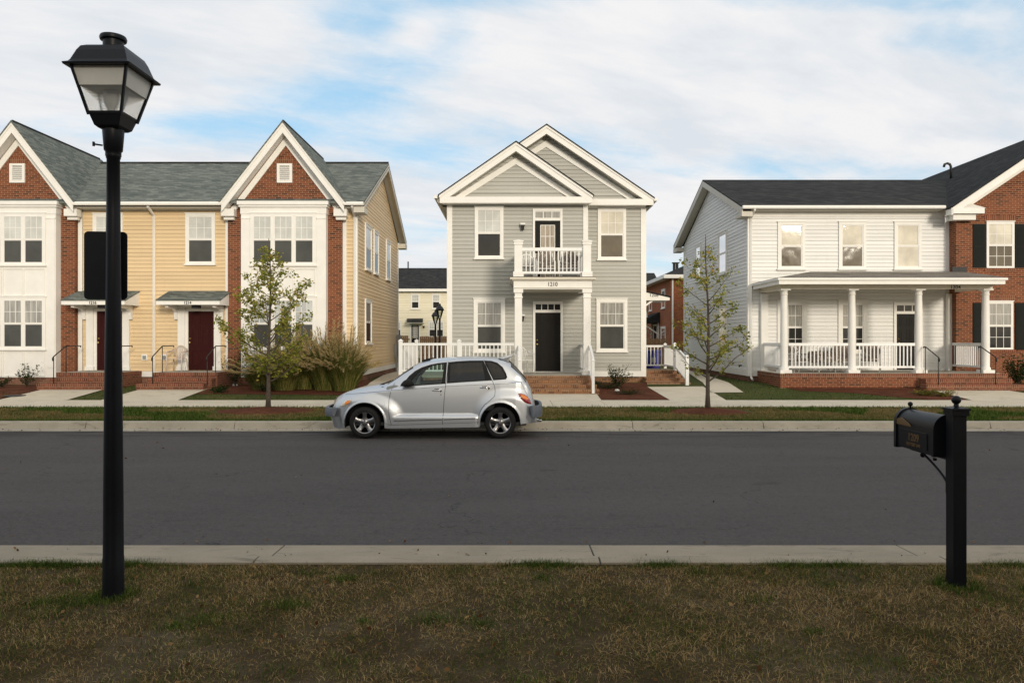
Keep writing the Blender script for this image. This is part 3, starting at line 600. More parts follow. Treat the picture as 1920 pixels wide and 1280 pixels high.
# brick fronts under the two gables
GX = [(-7.74, 2.0, -7.70), (-16.84, 2.06, -16.80)]
for bx, hw, ax_ in GX:
    fb = FF(Db)
    a = MB(); ztop = 6.5
    P = [(bx - 1.94, .1), (bx + 1.94, .1), (bx + 1.94, 6.62), (ax_, 9.0), (bx - 1.94, 6.62)]
    a.prism([fb(u, 0, z) for u, z in P], [fb(u, -.5, z) for u, z in P]); w_ = a.build('brick_gable_wall', 'red_brick', h1)
    # soldier courses around the vent
    s_ = MB().box(bx - .30, bx + .30, 0, .006, Z(307, Db), Z(295, Db), fb).box(bx - .30, bx + .30, 0, .006, Z(348, Db), Z(343, Db), fb); s_.build('soldier_course', 'red_soldier', w_)
    vz0, vz1 = Z(343, Db), Z(307, Db); v = MB().box(bx - .26, bx - .17, 0, .045, vz0, vz1, fb).box(bx + .17, bx + .26, 0, .045, vz0, vz1, fb).box(bx - .17, bx + .17, 0, .045, vz1 - .08, vz1, fb).box(bx - .17, bx + .17, 0, .045, vz0, vz0 + .08, fb); vo_ = v.build('gable_vent', 'white_trim', h1)
    MB().box(bx - .17, bx + .17, 0, .004, vz0 + .08, vz1 - .08, fb).build('vent_recess_shade', 'dark_grey', vo_)  # dark sheet standing in for the shade inside the vent
    v = MB()
    for k in range(7):
        z = vz0 + .09 + k * .068; v.prism([fb(bx - .17, .010, z + .038), fb(bx - .17, .040, z), fb(bx - .17, .040, z + .012), fb(bx - .17, .010, z + .05)], [fb(bx + .17, .010, z + .038), fb(bx + .17, .040, z), fb(bx + .17, .040, z + .012), fb(bx + .17, .010, z + .05)])
    v.build('louvre', 'white_trim', vo_)
    # rake boards and soffit, frieze inside
    ya = 25.06; zf = 6.54; za = 9.19; hw2 = 2.06
    def rake(x0, x1, z0, z1, y0, y1, drop, mb):
        mb.prism([(x0, y0, z0), (x1, y0, z1), (x1, y0, z1 - drop), (x0, y0, z0 - drop)], [(x0, y1, z0), (x1, y1, z1), (x1, y1, z1 - drop), (x0, y1, z0 - drop)])
    a = MB()
    for sg in (-1, 1):
        rake(ax_ + sg * hw2, ax_, zf, za, ya, ya + .035, .36, a)
        rake(ax_ + sg * (hw2 + .02), ax_, zf - .0, za + .015, ya - .02, ya, .12, a)
        rake(ax_ + sg * (hw2 - .13), ax_, zf - .26, za - .40, Db - .04, Db, .30, a)
        rake(ax_ + sg * (hw2 - .05), ax_, zf - .26 + .0, za - .33, ya + .03, Db, .03, a)      # soffit
        xx = ax_ + sg * (hw2 - .16); a.box(min(xx, xx - sg * .0) - .22, xx + .22, Db - .26, Db, 6.06, 6.30)       # return block
        a.box(xx - .17, xx + .17, Db - .14, Db, 5.95, 6.06)
    a.build('gable_trim', 'white_trim', h1)
    # bay
    fbay = FF(Dbay); b0, b1 = ax_ - 1.43, ax_ + 1.43
    a = MB().box(b0, b1, Dbay, Db + .05, .62, 6.33); bay = a.build('bay', 'white_trim', h1)
    a = MB().box(b0 + .05, b1 - .05, Dbay + .04, Db + .05, .1, .62); a.build('bay_foundation', 'foundation_brick', bay)
    a = MB().box(b0 - .10, b1 + .10, Dbay - .11, Db, 6.42, 6.54).box(b0 - .06, b1 + .06, Dbay - .07, Db, 6.345, 6.42).box(b0 - .02, b1 + .02, Dbay - .015, Db, 6.12, 6.345)
    for sg in (-1, 1):
        u = ax_ + sg * 1.27; a.box(u - .13, u + .13, 0, .02, .95, 5.95, fbay).box(u - .15, u + .15, 0, .035, 5.95, 6.0, fbay)
    for (z0_, z1_) in ((.66, 1.52), (3.36, 4.28)):   # panel mouldings
        for (q0, q1) in ((-1.08, -.38), (-.34, .34), (.38, 1.08)):
            a.box(ax_ + q0, ax_ + q1, 0, .028, z0_, z0_ + .02, fbay).box(ax_ + q0, ax_ + q1, 0, .028, z1_ - .02, z1_, fbay).box(ax_ + q0, ax_ + q0 + .02, 0, .028, z0_ + .02, z1_ - .02, fbay).box(ax_ + q1 - .02, ax_ + q1, 0, .028, z0_ + .02, z1_ - .02, fbay)
    a.build('bay_moulding', 'white_trim', bay)
    window(h1, fbay, ax_ - 1.11, ax_ + 1.11, Z(496.5, Dbay), Z(400, Dbay), cas=.09, n=3, pr=.035)
    window(h1, fbay, ax_ - 1.11, ax_ + 1.11, Z(654, Dbay), Z(557, Dbay), cas=.09, n=3, pr=.035, lo='pane_screen', up='pane_curtain' if ax_ < -10 else 'pane_sky')
winpx(h1, fy, Dy, 348.5, 404, 401, 495); winpx(h1, fy, Dy, 175, 231, 401, 495)
for y0, y1, zt, zb, up in ((27.0, 28.2, 6.1, 4.45, 'pane_sky'), (28.7, 29.7, 6.1, 4.45, 'pane_sky'), (31.5, 32.6, 6.1, 4.45, 'pane_sky'), (27.0, 28.2, 3.35, 1.75, 'pane_curtain')):
    window(h1, FR(XR), y0, y1, zb, zt, up=up, lo='pane_dark', cols=0)
# roofs
rf = MB(); EZ = 6.54; yf_, yb_ = 25.14, 35.36; th = .06
xr_ = XR + .34
slab(rf, [(XL - .3, yf_, EZ), (xr_, yf_, EZ), (xr_, RID, ZR), (XL - .3, RID, ZR)], th); slab(rf, [(XL - .3, yb_, EZ - .03), (xr_, yb_, EZ - .03), (xr_, RID - .003, ZR - .004), (XL - .3, RID - .003, ZR - .004)], th)
for _, _, ax_ in GX:
    slab(rf, [(ax_ - 2.16, 25.02, 6.47), (ax_, 25.02, 9.235), (ax_, 30.6, 9.235), (ax_ - 2.16, 30.6, 6.47)], th); slab(rf, [(ax_ + 2.16, 25.02, 6.47), (ax_, 25.02, 9.238), (ax_, 30.6, 9.238), (ax_ + 2.16, 30.6, 6.47)], th)
rfo = rf.build('roof', 'grey_shingle', h1)
a = MB().tube([(XL, RID, ZR + .015), (xr_ - .01, RID, ZR + .015)], .05, 6)
for _, _, ax_ in GX: a.tube([(ax_, 25.1, 9.235), (ax_, 30.4, 9.235)], .045, 6)
a.build('ridge_vent', 'black_shingle', rfo)
# side gable trim, soffits, gutters
a = MB()
for (y0, y1) in ((yf_, RID), (yb_, RID)):
    for xx0, xx1, dr in ((xr_ - .03, xr_, .24),):
        a.prism([(xx0, y0, EZ - .05), (xx0, y1, ZR - .05), (xx0, y1, ZR - dr - .05), (xx0, y0, EZ - dr - .05)], [(xx1, y0, EZ - .05), (xx1, y1, ZR - .05), (xx1, y1, ZR - dr - .05), (xx1, y0, EZ - dr - .05)])
    a.prism([(XR, y0, EZ - .14), (XR, y1, ZR - .14), (XR, y1, ZR - .17), (XR, y0, EZ - .17)], [(xr_, y0, EZ - .14), (xr_, y1, ZR - .14), (xr_, y1, ZR - .17), (xr_, y0, EZ - .17)])
a.box(XR, xr_ + .02, yf_ - .02, yf_ + .62, 6.17, 6.36).box(XR, xr_ + .02, yb_ - .62, yb_, 6.13, 6.34)
a.box(-14.8, -9.6, yf_ + .05, Dy, 6.34, 6.365).box(-5.9, xr_ - .01, yf_ + .05, Dy, 6.34, 6.366); a.build('side_gable_trim', 'soffit_paint', h1)
gutter(h1, -14.72, -9.78, yf_, 6.40, 'white_trim'); gutter(h1, -5.66, xr_, yf_, 6.40, 'white_trim')
downspout(h1, X(290, Dy), Dy, 6.42, .50, out=.42, w_=.045, kick=False); downspout(h1, XR - .05, Dy, 6.42, .5, out=.42, w_=.05, kick=False)
# canopies, doors, stoops
for ox, num in ((0, '1214'), (-3.13, '1216')):
    cx0, cx1 = -11.75 + ox, -9.62 + ox; yc = 24.6; z0_, z1_ = 3.20, 3.56
    a = MB(); slab(a, [(cx0, yc, z0_), (cx1, yc, z0_), (cx1, Dy, z1_), (cx0, Dy, z1_)], .035); can = a.build('door_canopy', 'grey_shingle', h1)
    a = MB().box(cx0 + .02, cx1 - .02, yc + .01, yc + .04, z0_ - .16, z0_ - .036)
    for xx in (cx0 + .02, cx1 - .05):
        a.prism([(xx, yc + .04, z0_ - .16), (xx, Dy, z0_ - .16), (xx, Dy, z1_ - .04), (xx, yc + .04, z0_ - .036)], [(xx + .03, yc + .04, z0_ - .16), (xx + .03, Dy, z0_ - .16), (xx + .03, Dy, z1_ - .04), (xx + .03, yc + .04, z0_ - .036)])
    a.box(cx0 + .05, cx1 - .05, yc + .04, Dy, z0_ - .12, z0_ - .10)
    for xx in (cx0 + .28, cx1 - .28):   # brackets
        pr = [(Dy - .02, z0_ - .16), (yc + .18, z0_ - .16), (yc + .20, z0_ - .24), (Dy - .32, z0_ - .27), (Dy - .17, z0_ - .38), (Dy - .16, z0_ - .48), (Dy - .14, z0_ - .62), (Dy - .02, z0_ - .62)]
        a.prism([(xx - .05, y, z) for y, z in pr], [(xx + .05, y, z) for y, z in pr])
    a.build('canopy_trim', 'white_trim', can)
    text(num, .135, (-10.72 + ox + .03, yc - .004, z0_ - .10), (R(90), 0, 0), 'lettering', can, sx=.95)
    a = MB().box(-.12, .12, 24.85, 25.05, 2.93, 3.08); a.v = [(x - 10.55 + ox, y, z) for x, y, z in a.v]; a.build('porch_lamp', 'iron_black', can)
    dx0, dx1 = X(354, Dy) + ox, X(402, Dy) + ox; zb = .84
    door(h1, fy, dx0, dx1, zb, Z(583.5, Dy), 'maroon_paint', knob=-1, cas=.10)
    a = MB()
    for u0, u1 in ((dx0 - .34, dx0 - .10), (dx1 + .02, dx1 + .25)):
        a.box(u0, u1, 0, .10, zb, 2.98, fy).box(u0 - .03, u1 + .03, 0, .13, zb, zb + .14, fy).box(u0 - .02, u1 + .02, 0, .12, 2.88, 2.93, fy)
    a.box(dx0 - .36, dx1 + .27, 0, .08, 2.98, 3.08, fy); a.build('pilaster', 'white_trim', h1)
    sx0, sx1 = -11.64 + ox, -9.55 + ox
    a = MB().box(sx0, sx1, 24.2, Dy - .02, .1, .80); st_ = a.build('stoop', 'step_brick', h1)
    a = MB().box(sx0 - .005, sx1 + .005, 24.195, Dy - .03, .72, .822); a.build('stoop_edge', 'step_soldier', st_)
    a = MB().box(sx0 + .10, sx1 - .10, 24.30, Dy - .03, .80, .828); a.build('stoop_floor', 'porch_concrete', st_)
    brick_steps(h1, sx0 + .02, sx1 - .30 + .28, 23.60, 23.90, .33, .66, 2, 'step_brick', 'step_soldier', grow=.03) if False else None
    zb0 = .33
    a = MB().box(sx0 - .04, sx1 - .06, 23.90, 24.2, .1, .57).box(sx0 - .24, sx1 - .20, 23.58, 23.90, .1, .415); b = MB().box(sx0 - .045, sx1 - .055, 23.895, 24.2, .57, .655).box(sx0 - .245, sx1 - .195, 23.575, 23.895, .415, .495)
    s_ = a.build('brick_steps', 'step_brick', h1); b.build('tread', 'step_soldier', s_)
    iron_rail(h1, -11.37 + ox, 23.62, 24.28, 25.1, .495, .82); iron_rail(h1, -9.64 + ox, 23.62, 24.28, 25.1, .495, .82)
for px_ in (272, 309):     # dryer vents
    u = X(px_, Dy); v = MB().box(u - .10, u + .10, .0, .05, Z(675, Dy), Z(664, Dy), fy); vv = v.build('wall_vent', 'white_trim', h1, bevel=.01)
    v = MB().box(u - .055, u + .055, .05, .075, Z(673, Dy), Z(666.5, Dy), fy); v.build('vent_flap', 'meter_grey', vv)
a = MB().box(XR + .02, XR + .16, 34.3, 34.75, 1.3, 2.1).box(XR + .02, XR + .12, 33.7, 34.0, 1.1, 1.7).tube([(XR + .08, 34.5, .45), (XR + .08, 34.5, 1.35)], .03, 6).tube([(XR + .08, 33.85, .45), (XR + .08, 33.85, 1.15)], .03, 6); a.build('utility_box', 'meter_grey', h1)

# ================================================================ GREY CENTRE HOUSE
Dg, Dg2 = 25.6, 26.1; fg = FF(Dg); fg2 = FF(Dg2); gl, gm, gr = X(840, Dg), X(1101, Dg), X(1209.5, Dg2)
h2 = thing('detached_house', (1.2, Dg, .4), 'narrow pale grey house with double pediment and small balcony in the middle', 'house')
ZG = 6.72
a = MB().box(gl + .025, gm - .025, Dg + .025, 37.0, .60, ZG).box(gm - .03, gr - .025, Dg2 + .025, 37.0, .6, ZG); a.build('house_shell', 'grey_siding', h2)
a = MB(); lap(a, fg, [(gl, .80), (gm, .80), (gm, 6.52), (gl, 6.52)]); lap(a, fg2, [(gm, .80), (gr, .80), (gr, 6.5), (gm, 6.5)])
lap(a, fg, [(-2.2, 6.9), (2.47, 6.9), (.135, 8.36)]); lap(a, fg2, [(-2.3, 6.9), (4.68, 6.9), (1.19, 9.06)])
lap(a, FR(gr), [(Dg2, .8), (37, .8), (37, 6.6), (Dg2, 6.6)]); lap(a, FL(gl), [(Dg, .8), (37, .8), (37, 6.6), (Dg, 6.6)]); a.build('siding_wall', 'grey_siding', h2, recalc=False)
a = MB(); a.prism([fg(-2.25, -.025, 6.7), fg(2.52, -.025, 6.7), fg(.135, -.025, 8.42)], [fg(-2.25, -1, 6.7), fg(2.52, -1, 6.7), fg(.135, -1, 8.42)]); a.prism([fg2(-2.35, -.025, 6.7), fg2(4.75, -.025, 6.7), fg2(1.19, -.025, 9.12)], [fg2(-2.35, -10, 6.7), fg2(4.75, -10, 6.7), fg2(1.19, -10, 9.12)])
a.build('gable_shell', 'grey_siding', h2)
a = MB().box(gl + .03, gm - .02, Dg + .03, 36.9, .1, .61).box(gm - .05, gr - .03, Dg2 + .03, 36.9, .1, .61); a.build('foundation', 'tan_brick', h2)
a = MB()
a.box(gl - .02, X(848, Dg), 0, .035, .6, 6.6, fg).box(gm - .14, gm + .02, 0, .035, .6, 6.6, fg).box(gr - .15, gr + .02, 0, .035, .6, 6.6, fg2).box(gm + .02, gm + .08, 0, .03, .6, 6.5, fg2)
a.box(gr, gr + .035, Dg2 - .03, Dg2 + .12, .6, 6.6).box(gl - .035, gl, Dg - .03, Dg + .12, .6, 6.6)
a.box(gl, gm, 0, .03, 6.50, 6.68, fg).box(gm + .02, gr, 0, .03, 6.46, 6.68, fg2); a.box(gl - .02, gm + .02, 0, .04, .60, .80, fg).box(gm + .02, gr + .02, 0, .04, .60, .80, fg2).box(gr, gr + .03, Dg2, 37, .6, .8)
a.build('corner_board', 'white_trim', h2)
def pediment(par, cx, hw, z0, za, yf, yw, nm, band=.28):
    a = MB(); sl = (za - z0) / hw
    for sg in (-1, 1):
        x0 = cx + sg * hw
        a.prism([(x0, yf, z0), (cx, yf, za), (cx, yf, za - .30), (x0 - sg * .10, yf, z0 - .23)], [(x0, yf + .04, z0), (cx, yf + .04, za), (cx, yf + .04, za - .30), (x0 - sg * .10, yf + .04, z0 - .23)])
        a.prism([(x0, yf - .025, z0), (cx, yf - .025, za), (cx, yf - .025, za - .09), (x0, yf - .025, z0 - .09)], [(x0, yf, z0), (cx, yf, za), (cx, yf, za - .09), (x0, yf, z0 - .09)])
        xi = cx + sg * (hw - .62); zi = z0 + sl * .62                      # frieze along the wall
        a.prism([(xi + sg * .12, yw - .04, zi - .42), (cx, yw - .04, za - .44), (cx, yw - .04, za - .66), (xi - sg * .20, yw - .04, zi - .42)], [(xi + sg * .12, yw, zi - .42), (cx, yw, za - .44), (cx, yw, za - .66), (xi - sg * .20, yw, zi - .42)])
    # horizontal cornice with sloped top
    a.box(cx - hw + .02, cx + hw - .02, yf + .002, yf + .045, z0 - band + .02, z0 - .05)
    a.prism([(cx - hw + .1, yf + .045, z0 - .05), (cx - hw + .1, yw, z0 + .03), (cx - hw + .1, yw, z0 - band + .02), (cx - hw + .1, yf + .045, z0 - band + .02)], [(cx + hw - .1, yf + .045, z0 - .05), (cx + hw - .1, yw, z0 + .03), (cx + hw - .1, yw, z0 - band + .02), (cx + hw - .1, yf + .045, z0 - band + .02)])
    o = a.build('pediment_trim', 'white_trim', par)
    b = MB()
    for sg in (-1, 1):
        x0 = cx + sg * (hw - .05); b.prism([(x0, yf + .04, z0 - .20), (cx, yf + .04, za - .24), (cx, yf + .04, za - .27), (x0, yf + .04, z0 - .23)], [(x0, yw, z0 - .20), (cx, yw, za - .24), (cx, yw, za - .27), (x0, yw, z0 - .23)])
    b.build('soffit', 'soffit_paint', o)
pediment(h2, .135, 2.60, 6.76, 8.55, 25.2, Dg, 'front'); pediment(h2, 1.19, 3.70, 6.78, 9.27, 25.70, Dg2, 'rear')
a = MB()
slab(a, [(-2.53, 25.66, 6.78), (1.19, 25.66, 9.31), (1.19, 37.3, 9.31), (-2.53, 37.3, 6.78)], .05); slab(a, [(4.91, 25.66, 6.78), (1.19, 25.66, 9.313), (1.19, 37.3, 9.313), (4.91, 37.3, 6.78)], .05)
slab(a, [(-2.50, 25.15, 6.775), (.135, 25.15, 8.59), (.135, 29, 8.59), (-2.50, 29, 6.775)], .045); slab(a, [(2.77, 25.15, 6.775), (.135, 25.15, 8.593), (.135, 29, 8.593), (2.77, 29, 6.775)], .045)
a.build('roof', 'black_shingle', h2)
a = MB().box(gr, 4.88, 25.8, 37.2, 6.52, 6.56).box(-2.5, gl, 25.3, 37.2, 6.52, 6.56).box(4.86, 4.89, 25.75, 37.2, 6.55, 6.72).box(-2.52, -2.49, 25.3, 37.2, 6.55, 6.72); a.build('eave_soffit', 'soffit_paint', h2)
a = MB(); pr = [(0, 0), (.11, 0), (.12, .1), (0, .1)]
a.prism([(4.89 + p, 25.68, 6.66 + q) for p, q in pr], [(4.89 + p, 37.2, 6.66 + q) for p, q in pr]); a.prism([(-2.52 - p, 25.2, 6.66 + q) for p, q in pr], [(-2.52 - p, 37.2, 6.66 + q) for p, q in pr]); a.build('gutter', 'white_trim', h2)
winpx(h2, fg, Dg, 890, 944, 388, 484, lo='pane_dark', up='pane_blind'); winpx(h2, fg2, Dg2, 1120.5, 1173.5, 391.5, 486, up='pane_white_curtain', lo='pane_screen_bright')
winpx(h2, fg, Dg, 888, 947, 560, 662, up='pane_curtain', lo='pane_curtain', cas=.12) if False else window(h2, fg, X(888, Dg), X(947, Dg), Z(659, Dg), Z(560, Dg), up='pane_curtain', lo='pane_screen', cas=.11)
window(h2, fg2, X(1118, Dg2), X(1176, Dg2), Z(658, Dg2), Z(560.5, Dg2), up='pane_curtain', lo='pane_screen', cas=.10)
door(h2, fg, X(1003.5, Dg), X(1051, Dg), .785, Z(586, Dg), 'black_door', transom=.24, cas=.075, tcols=4)
door(h2, fg, X(1003, Dg), X(1050.5, Dg), 3.72, Z(414, Dg), 'black_door', transom=.26, cas=.075, tcols=3, light=(.22, .78, .08, .93, 'pane_warm_curtain'), tpane='pane_curtain')
wall_light(h2, fg, X(980, Dg), Z(430, Dg)); wall_light(h2, fg, X(979.5, Dg), Z(600, Dg))
# porch: deck, steps, columns, beam, balcony
PD = 23.4; cL, cR = X(972, PD), X(1101, PD)
a = MB().box(-3.55, 2.50, PD - .05, Dg, .70, .785).box(gm + .03, 2.50, Dg, Dg2, .70, .785) if False else MB().box(-3.55, 2.50, PD - .05, Dg, .70, .785)
dk = a.build('porch_deck', 'porch_concrete', h2); a = MB().box(-3.5, 2.46, PD, Dg, .1, .70).box(-3.5, gl, Dg, 27.5, .1, .70); a.build('porch_base', 'tan_brick', dk)
hh = (.77 - .27) / 4; A = MB(); B = MB()
for k in range(4):
    y0 = PD - .06 - .27 * (3 - k); zt = .27 + hh * (k + 1) - .01; gx = .045 * (3 - k)
    A.box(-.10, 2.50 + gx, y0 + .005, y0 + .30 if k < 3 else PD, .1, zt - .062); B.box(-.10, 2.506 + gx, y0 - .004, y0 + .32 if k < 3 else PD, zt - .062, zt)
s_ = A.build('brick_steps', 'tan_brick', h2); B.build('tread', 'tan_soldier', s_)
for cx in (cL, cR):
    a = MB().box(cx - .115, cx + .115, PD + .02, PD + .25, .785, 3.42).box(cx - .15, cx + .15, PD - .015, PD + .285, .785, .93).box(cx - .135, cx + .135, PD, PD + .27, 3.20, 3.24).box(cx - .15, cx + .15, PD - .015, PD + .285, 3.36, 3.47)
    a.build('porch_column', 'white_trim', h2, bevel=.004)
    a = MB().box(cx - .125, cx + .125, PD + .01, PD + .26, 3.86, 4.96).box(cx - .165, cx + .165, PD - .03, PD + .30, 3.86, 4.02).box(cx - .16, cx + .16, PD - .025, PD + .295, 4.96, 5.0).box(cx - .145, cx + .145, PD - .01, PD + .28, 4.87, 4.96)
    a.prism([(cx - .14, PD, 5.0), (cx + .14, PD, 5.0), (cx + .14, PD + .27, 5.0), (cx - .14, PD + .27, 5.0)], [(cx - .01, PD + .12, 5.04), (cx + .01, PD + .12, 5.04), (cx + .01, PD + .14, 5.04), (cx - .01, PD + .14, 5.04)])
    a.build('balcony_post', 'white_trim', h2, bevel=.004)
a = MB().box(cL - .15, cR + .15, PD + .01, PD + .25, 3.47, 3.74).box(cL - .15, cL + .10, PD + .25, Dg, 3.47, 3.74).box(cR - .10, cR + .15, PD + .25, Dg, 3.47, 3.74); bal = a.build('balcony_beam', 'white_trim', h2)
a = MB().box(cL - .19, cR + .19, PD - .05, Dg, 3.74, 3.78).box(cL - .16, cR + .16, PD - .02, Dg, 3.55 - .05, 3.52); a.build('balcony_ceiling', 'soffit_paint', bal)
a = MB().box(cL - .26, cR + .26, PD - .12, Dg, 3.78, 3.83); a.build('balcony_floor', 'cream_trim', bal)
a = MB().box(cL - .27, cR + .27, PD - .13, Dg, 3.83, 3.85); a.build('floor_edge', 'weathered_shingle', bal)
text('1210', .18, (X(1036, PD), PD + .003, Z(533, PD)), (R(90), 0, 0), 'lettering', bal, sx=.9)
post_rail(h2, cL + .12, PD + .12, cR - .12, PD + .12, 3.86, .92, low=.10, sp=.125, name='balcony_railing', rail=.10)
post_rail(h2, cL, PD + .25, cL, Dg, 3.86, .92, name='balcony_railing'); post_rail(h2, cR, PD + .25, cR, Dg, 3.86, .92, name='balcony_railing')
post_rail(h2, -3.5, PD + .1, cL - .13, PD + .1, .785, 1.0, name='porch_railing', sp=.125, posts=((-3.5, PD + .1, .60, 1.24, .12), (X(861, PD + .1), PD + .1, .785, 1.05, .12)))
post_rail(h2, -3.5, PD + .16, -3.5, 27.4, .785, 1.0, name='porch_railing', sp=.125, posts=((-3.5, 27.4, .6, 1.24, .12),))
post_rail(h2, cR + .01, PD + .27, cR + .01, Dg - .04, .785, .95, name='porch_railing')
for cx in (cL + .03, cR + .09):
    post_rail(h2, cx, PD - .02, cx, PD - .88, .785, .93, .42, name='stair_railing', bal=.028, rail=.06, sp=.13, posts=((cx, PD - .88, .27, .98, .085),))
# side entrance (right side): landing, steps, rails, canopy
a = MB().box(gr, 5.85, 26.55, 28.3, .70, .80).box(gr, 5.85, 26.6, 28.2, .1, .70); a.build('side_landing', 'tan_brick', h2)
A = MB(); B = MB()
for k in range(4):
    y0 = 26.5 - .42 * (3 - k); zt = .33 + .12 * (k + 1) - .005; gx = .12 * (3 - k)
    if k == 3: zt = .797
    A.box(gr - .07 + .02 * k, 5.85 + gx * .5, y0 + .005, 26.6, .1, zt - .062); B.box(gr - .076 + .02 * k, 5.856 + gx * .5, y0 - .004, 26.62 - .005 * k, zt - .062, zt)
s_ = A.build('brick_steps', 'tan_brick', h2); B.build('tread', 'tan_soldier', s_)
post_rail(h2, gr + .05, 28.2, 5.78, 28.2, .80, .88, name='side_railing', sp=.12, posts=((5.78, 28.2, .8, .9, .10),))
post_rail(h2, 5.78, 28.15, 5.78, 26.55, .80, .88, name='side_railing', sp=.12, posts=((5.78, 26.5, .8, .92, .10),))
post_rail(h2, 5.80, 26.5, 5.86, 25.05, .80, .88, .40, name='side_railing', sp=.12, posts=((5.86, 25.0, .34, .98, .11),))
a = MB(); yc0, yc1 = 27.6, 29.4
a.prism([(gr, yc0, 3.70), (gr, yc0, 3.34), (5.83, yc0, 3.34), (5.83, yc0, 3.44)], [(gr, yc1, 3.70), (gr, yc1, 3.34), (5.83, yc1, 3.34), (5.83, yc1, 3.44)])
a.prism([(gr, yc0 + .1, 2.95), (gr + .08, yc0 + .1, 2.95), (gr + .62, yc0 + .1, 3.34), (gr + .5, yc0 + .1, 3.34)], [(gr, yc0 + .2, 2.95), (gr + .08, yc0 + .2, 2.95), (gr + .62, yc0 + .2, 3.34), (gr + .5, yc0 + .2, 3.34)])
cn = a.build('side_canopy', 'white_trim', h2); a = MB(); slab(a, [(gr, yc0 - .03, 3.76), (5.88, yc0 - .03, 3.49), (5.88, yc1 + .03, 3.49), (gr, yc1 + .03, 3.76)], .04); a.build('canopy_roof', 'black_shingle', cn)
text('1208', .17, (X(1226, 27.6), yc0 - .005, Z(553.5, 27.6)), (R(90), 0, 0), 'lettering', cn)

# ================================================================ WHITE HOUSE + BRICK END (right)
Dw = 26.5; Dk = 26.05; fw = FF(Dw); fk = FF(Dk); wl = 8.39; wr = 15.5; WB = 36.4
h3 = thing('row_house', (12, Dw, .4), 'white house with columned porch, black roof and a red brick gabled end', 'house')
a = MB().box(wl + .025, 24.0, Dw + .025, WB, .60, 6.45); a.prism([(wl + .025, Dw + .025, 6.44), (wl + .025, WB, 6.44), (wl + .025, 31.45, 8.35)], [(24, Dw + .002, 6.44), (24, WB, 6.44), (24, 31.45, 8.35)]); a.build('house_shell', 'white_siding', h3)
a = MB(); lap(a, fw, [(wl, .8), (wr, .8), (wr, 6.4), (wl, 6.4)]); lap(a, FL(wl), [(Dw, .8), (WB, .8), (WB, 6.45), (31.45, 8.36), (Dw, 6.45)]); a.build('siding_wall', 'white_siding', h3, recalc=False)
a = MB().box(wl + .03, wr, Dw + .03, WB - .03, .1, .61); a.build('foundation', 'foundation_brick', h3)
a = MB().box(wl - .02, wl + .11, 0, .035, .6, 6.42, fw).box(wr - .12, wr, 0, .035, .82, 6.42, fw).box(wl, wr, 0, .03, 6.25, 6.42, fw).box(wl - .035, wl, Dw - .03, Dw + .14, .6, 6.42).box(wl - .03, wl, WB - .14, WB, .6, 6.42).box(wl - .03, wl, Dw + .14, WB - .14, .6, .8).box(wl, wl + .5, Dw - .03, Dw, .6, .8)
a.build('corner_board', 'white_trim', h3)
rx = wl - .35; yf_, yb_ = 26.1, 37.2; EZ, RZ, RY = 6.56, 8.62, 31.5
a = MB(); slab(a, [(rx, yf_, EZ), (19.6, yf_, EZ), (19.6, RY, RZ), (rx, RY, RZ)], .05); slab(a, [(rx, yb_, EZ), (24, yb_, EZ), (24, RY - .003, RZ + .003), (rx, RY - .003, RZ + .003)], .05)
ga, gza, gfoot, gfz = 19.6, 9.52, 15.10, 6.46
slab(a, [(gfoot, 25.6, gfz), (ga, 25.6, gza), (ga, 37.5, gza), (gfoot, 37.5, gfz)], .05); slab(a, [(2 * ga - gfoot, 25.6, gfz), (ga, 25.6, gza + .003), (ga, 37.5, gza + .003), (2 * ga - gfoot, 37.5, gfz)], .05); rfo = a.build('roof', 'black_shingle', h3)
px_, py_ = X(1776, 28.5), 28.5
a = MB().tube([(18.22, 31.0, 8.4), (18.22, 31.0, 9.06), (18.18, 31.0, 9.16), (18.07, 31.0, 9.20), (17.96, 31.0, 9.16), (17.93, 31.0, 9.05)], .05, 8); a.build('vent_pipe', 'iron_black', rfo, smooth=True)
a = MB()
for (y0, y1) in ((yf_, RY), (yb_, RY)):
    a.prism([(rx, y0, EZ - .05), (rx, y1, RZ - .05), (rx, y1, RZ - .29), (rx, y0, EZ - .29)], [(rx + .03, y0, EZ - .05), (rx + .03, y1, RZ - .05), (rx + .03, y1, RZ - .29), (rx + .03, y0, EZ - .29)])
    a.prism([(rx + .03, y0, EZ - .20), (rx + .03, y1, RZ - .20), (rx + .03, y1, RZ - .23), (rx + .03, y0, EZ - .23)], [(wl, y0, EZ - .20), (wl, y1, RZ - .20), (wl, y1, RZ - .23), (wl, y0, EZ - .23)])
a.box(rx - .01, wl + .02, yf_ - .01, yf_ + .75, 6.20, 6.36).box(rx - .01, wl + .02, yb_ - .85, yb_, 6.18, 6.36).box(wl, wr + .2, yf_ + .03, Dw, 6.42, 6.445); a.build('side_gable_trim', 'soffit_paint', h3)
gutter(h3, rx, 15.1, yf_, 6.45); downspout(h3, wl + .08, Dw, 6.47, .45, out=.42, w_=.045)
for x0, x1, lo, up in ((1457.8, 1508.5, 'pane_screen_bright', 'pane_white_curtain'), (1572, 1623, 'pane_screen_bright', 'pane_white_curtain'), (1676, 1727, 'pane_white_curtain', 'pane_white_curtain')): winpx(h3, fw, Dw, x0, x1, 416.5, 504, up=up, lo=lo, logrid=False, cols=0, cas=.10)
for x0, x1 in ((1457, 1512), (1571, 1625)): winpx(h3, fw, Dw, x0, x1, 563, 661, up='pane_curtain', lo='pane_dark', cols=3, logrid=True, cas=.13)
door(h3, fw, X(1680, Dw), X(1715, Dw) + .18, .82, .82 + 1.98, 'black_door', transom=.26, cas=.09, tcols=3)
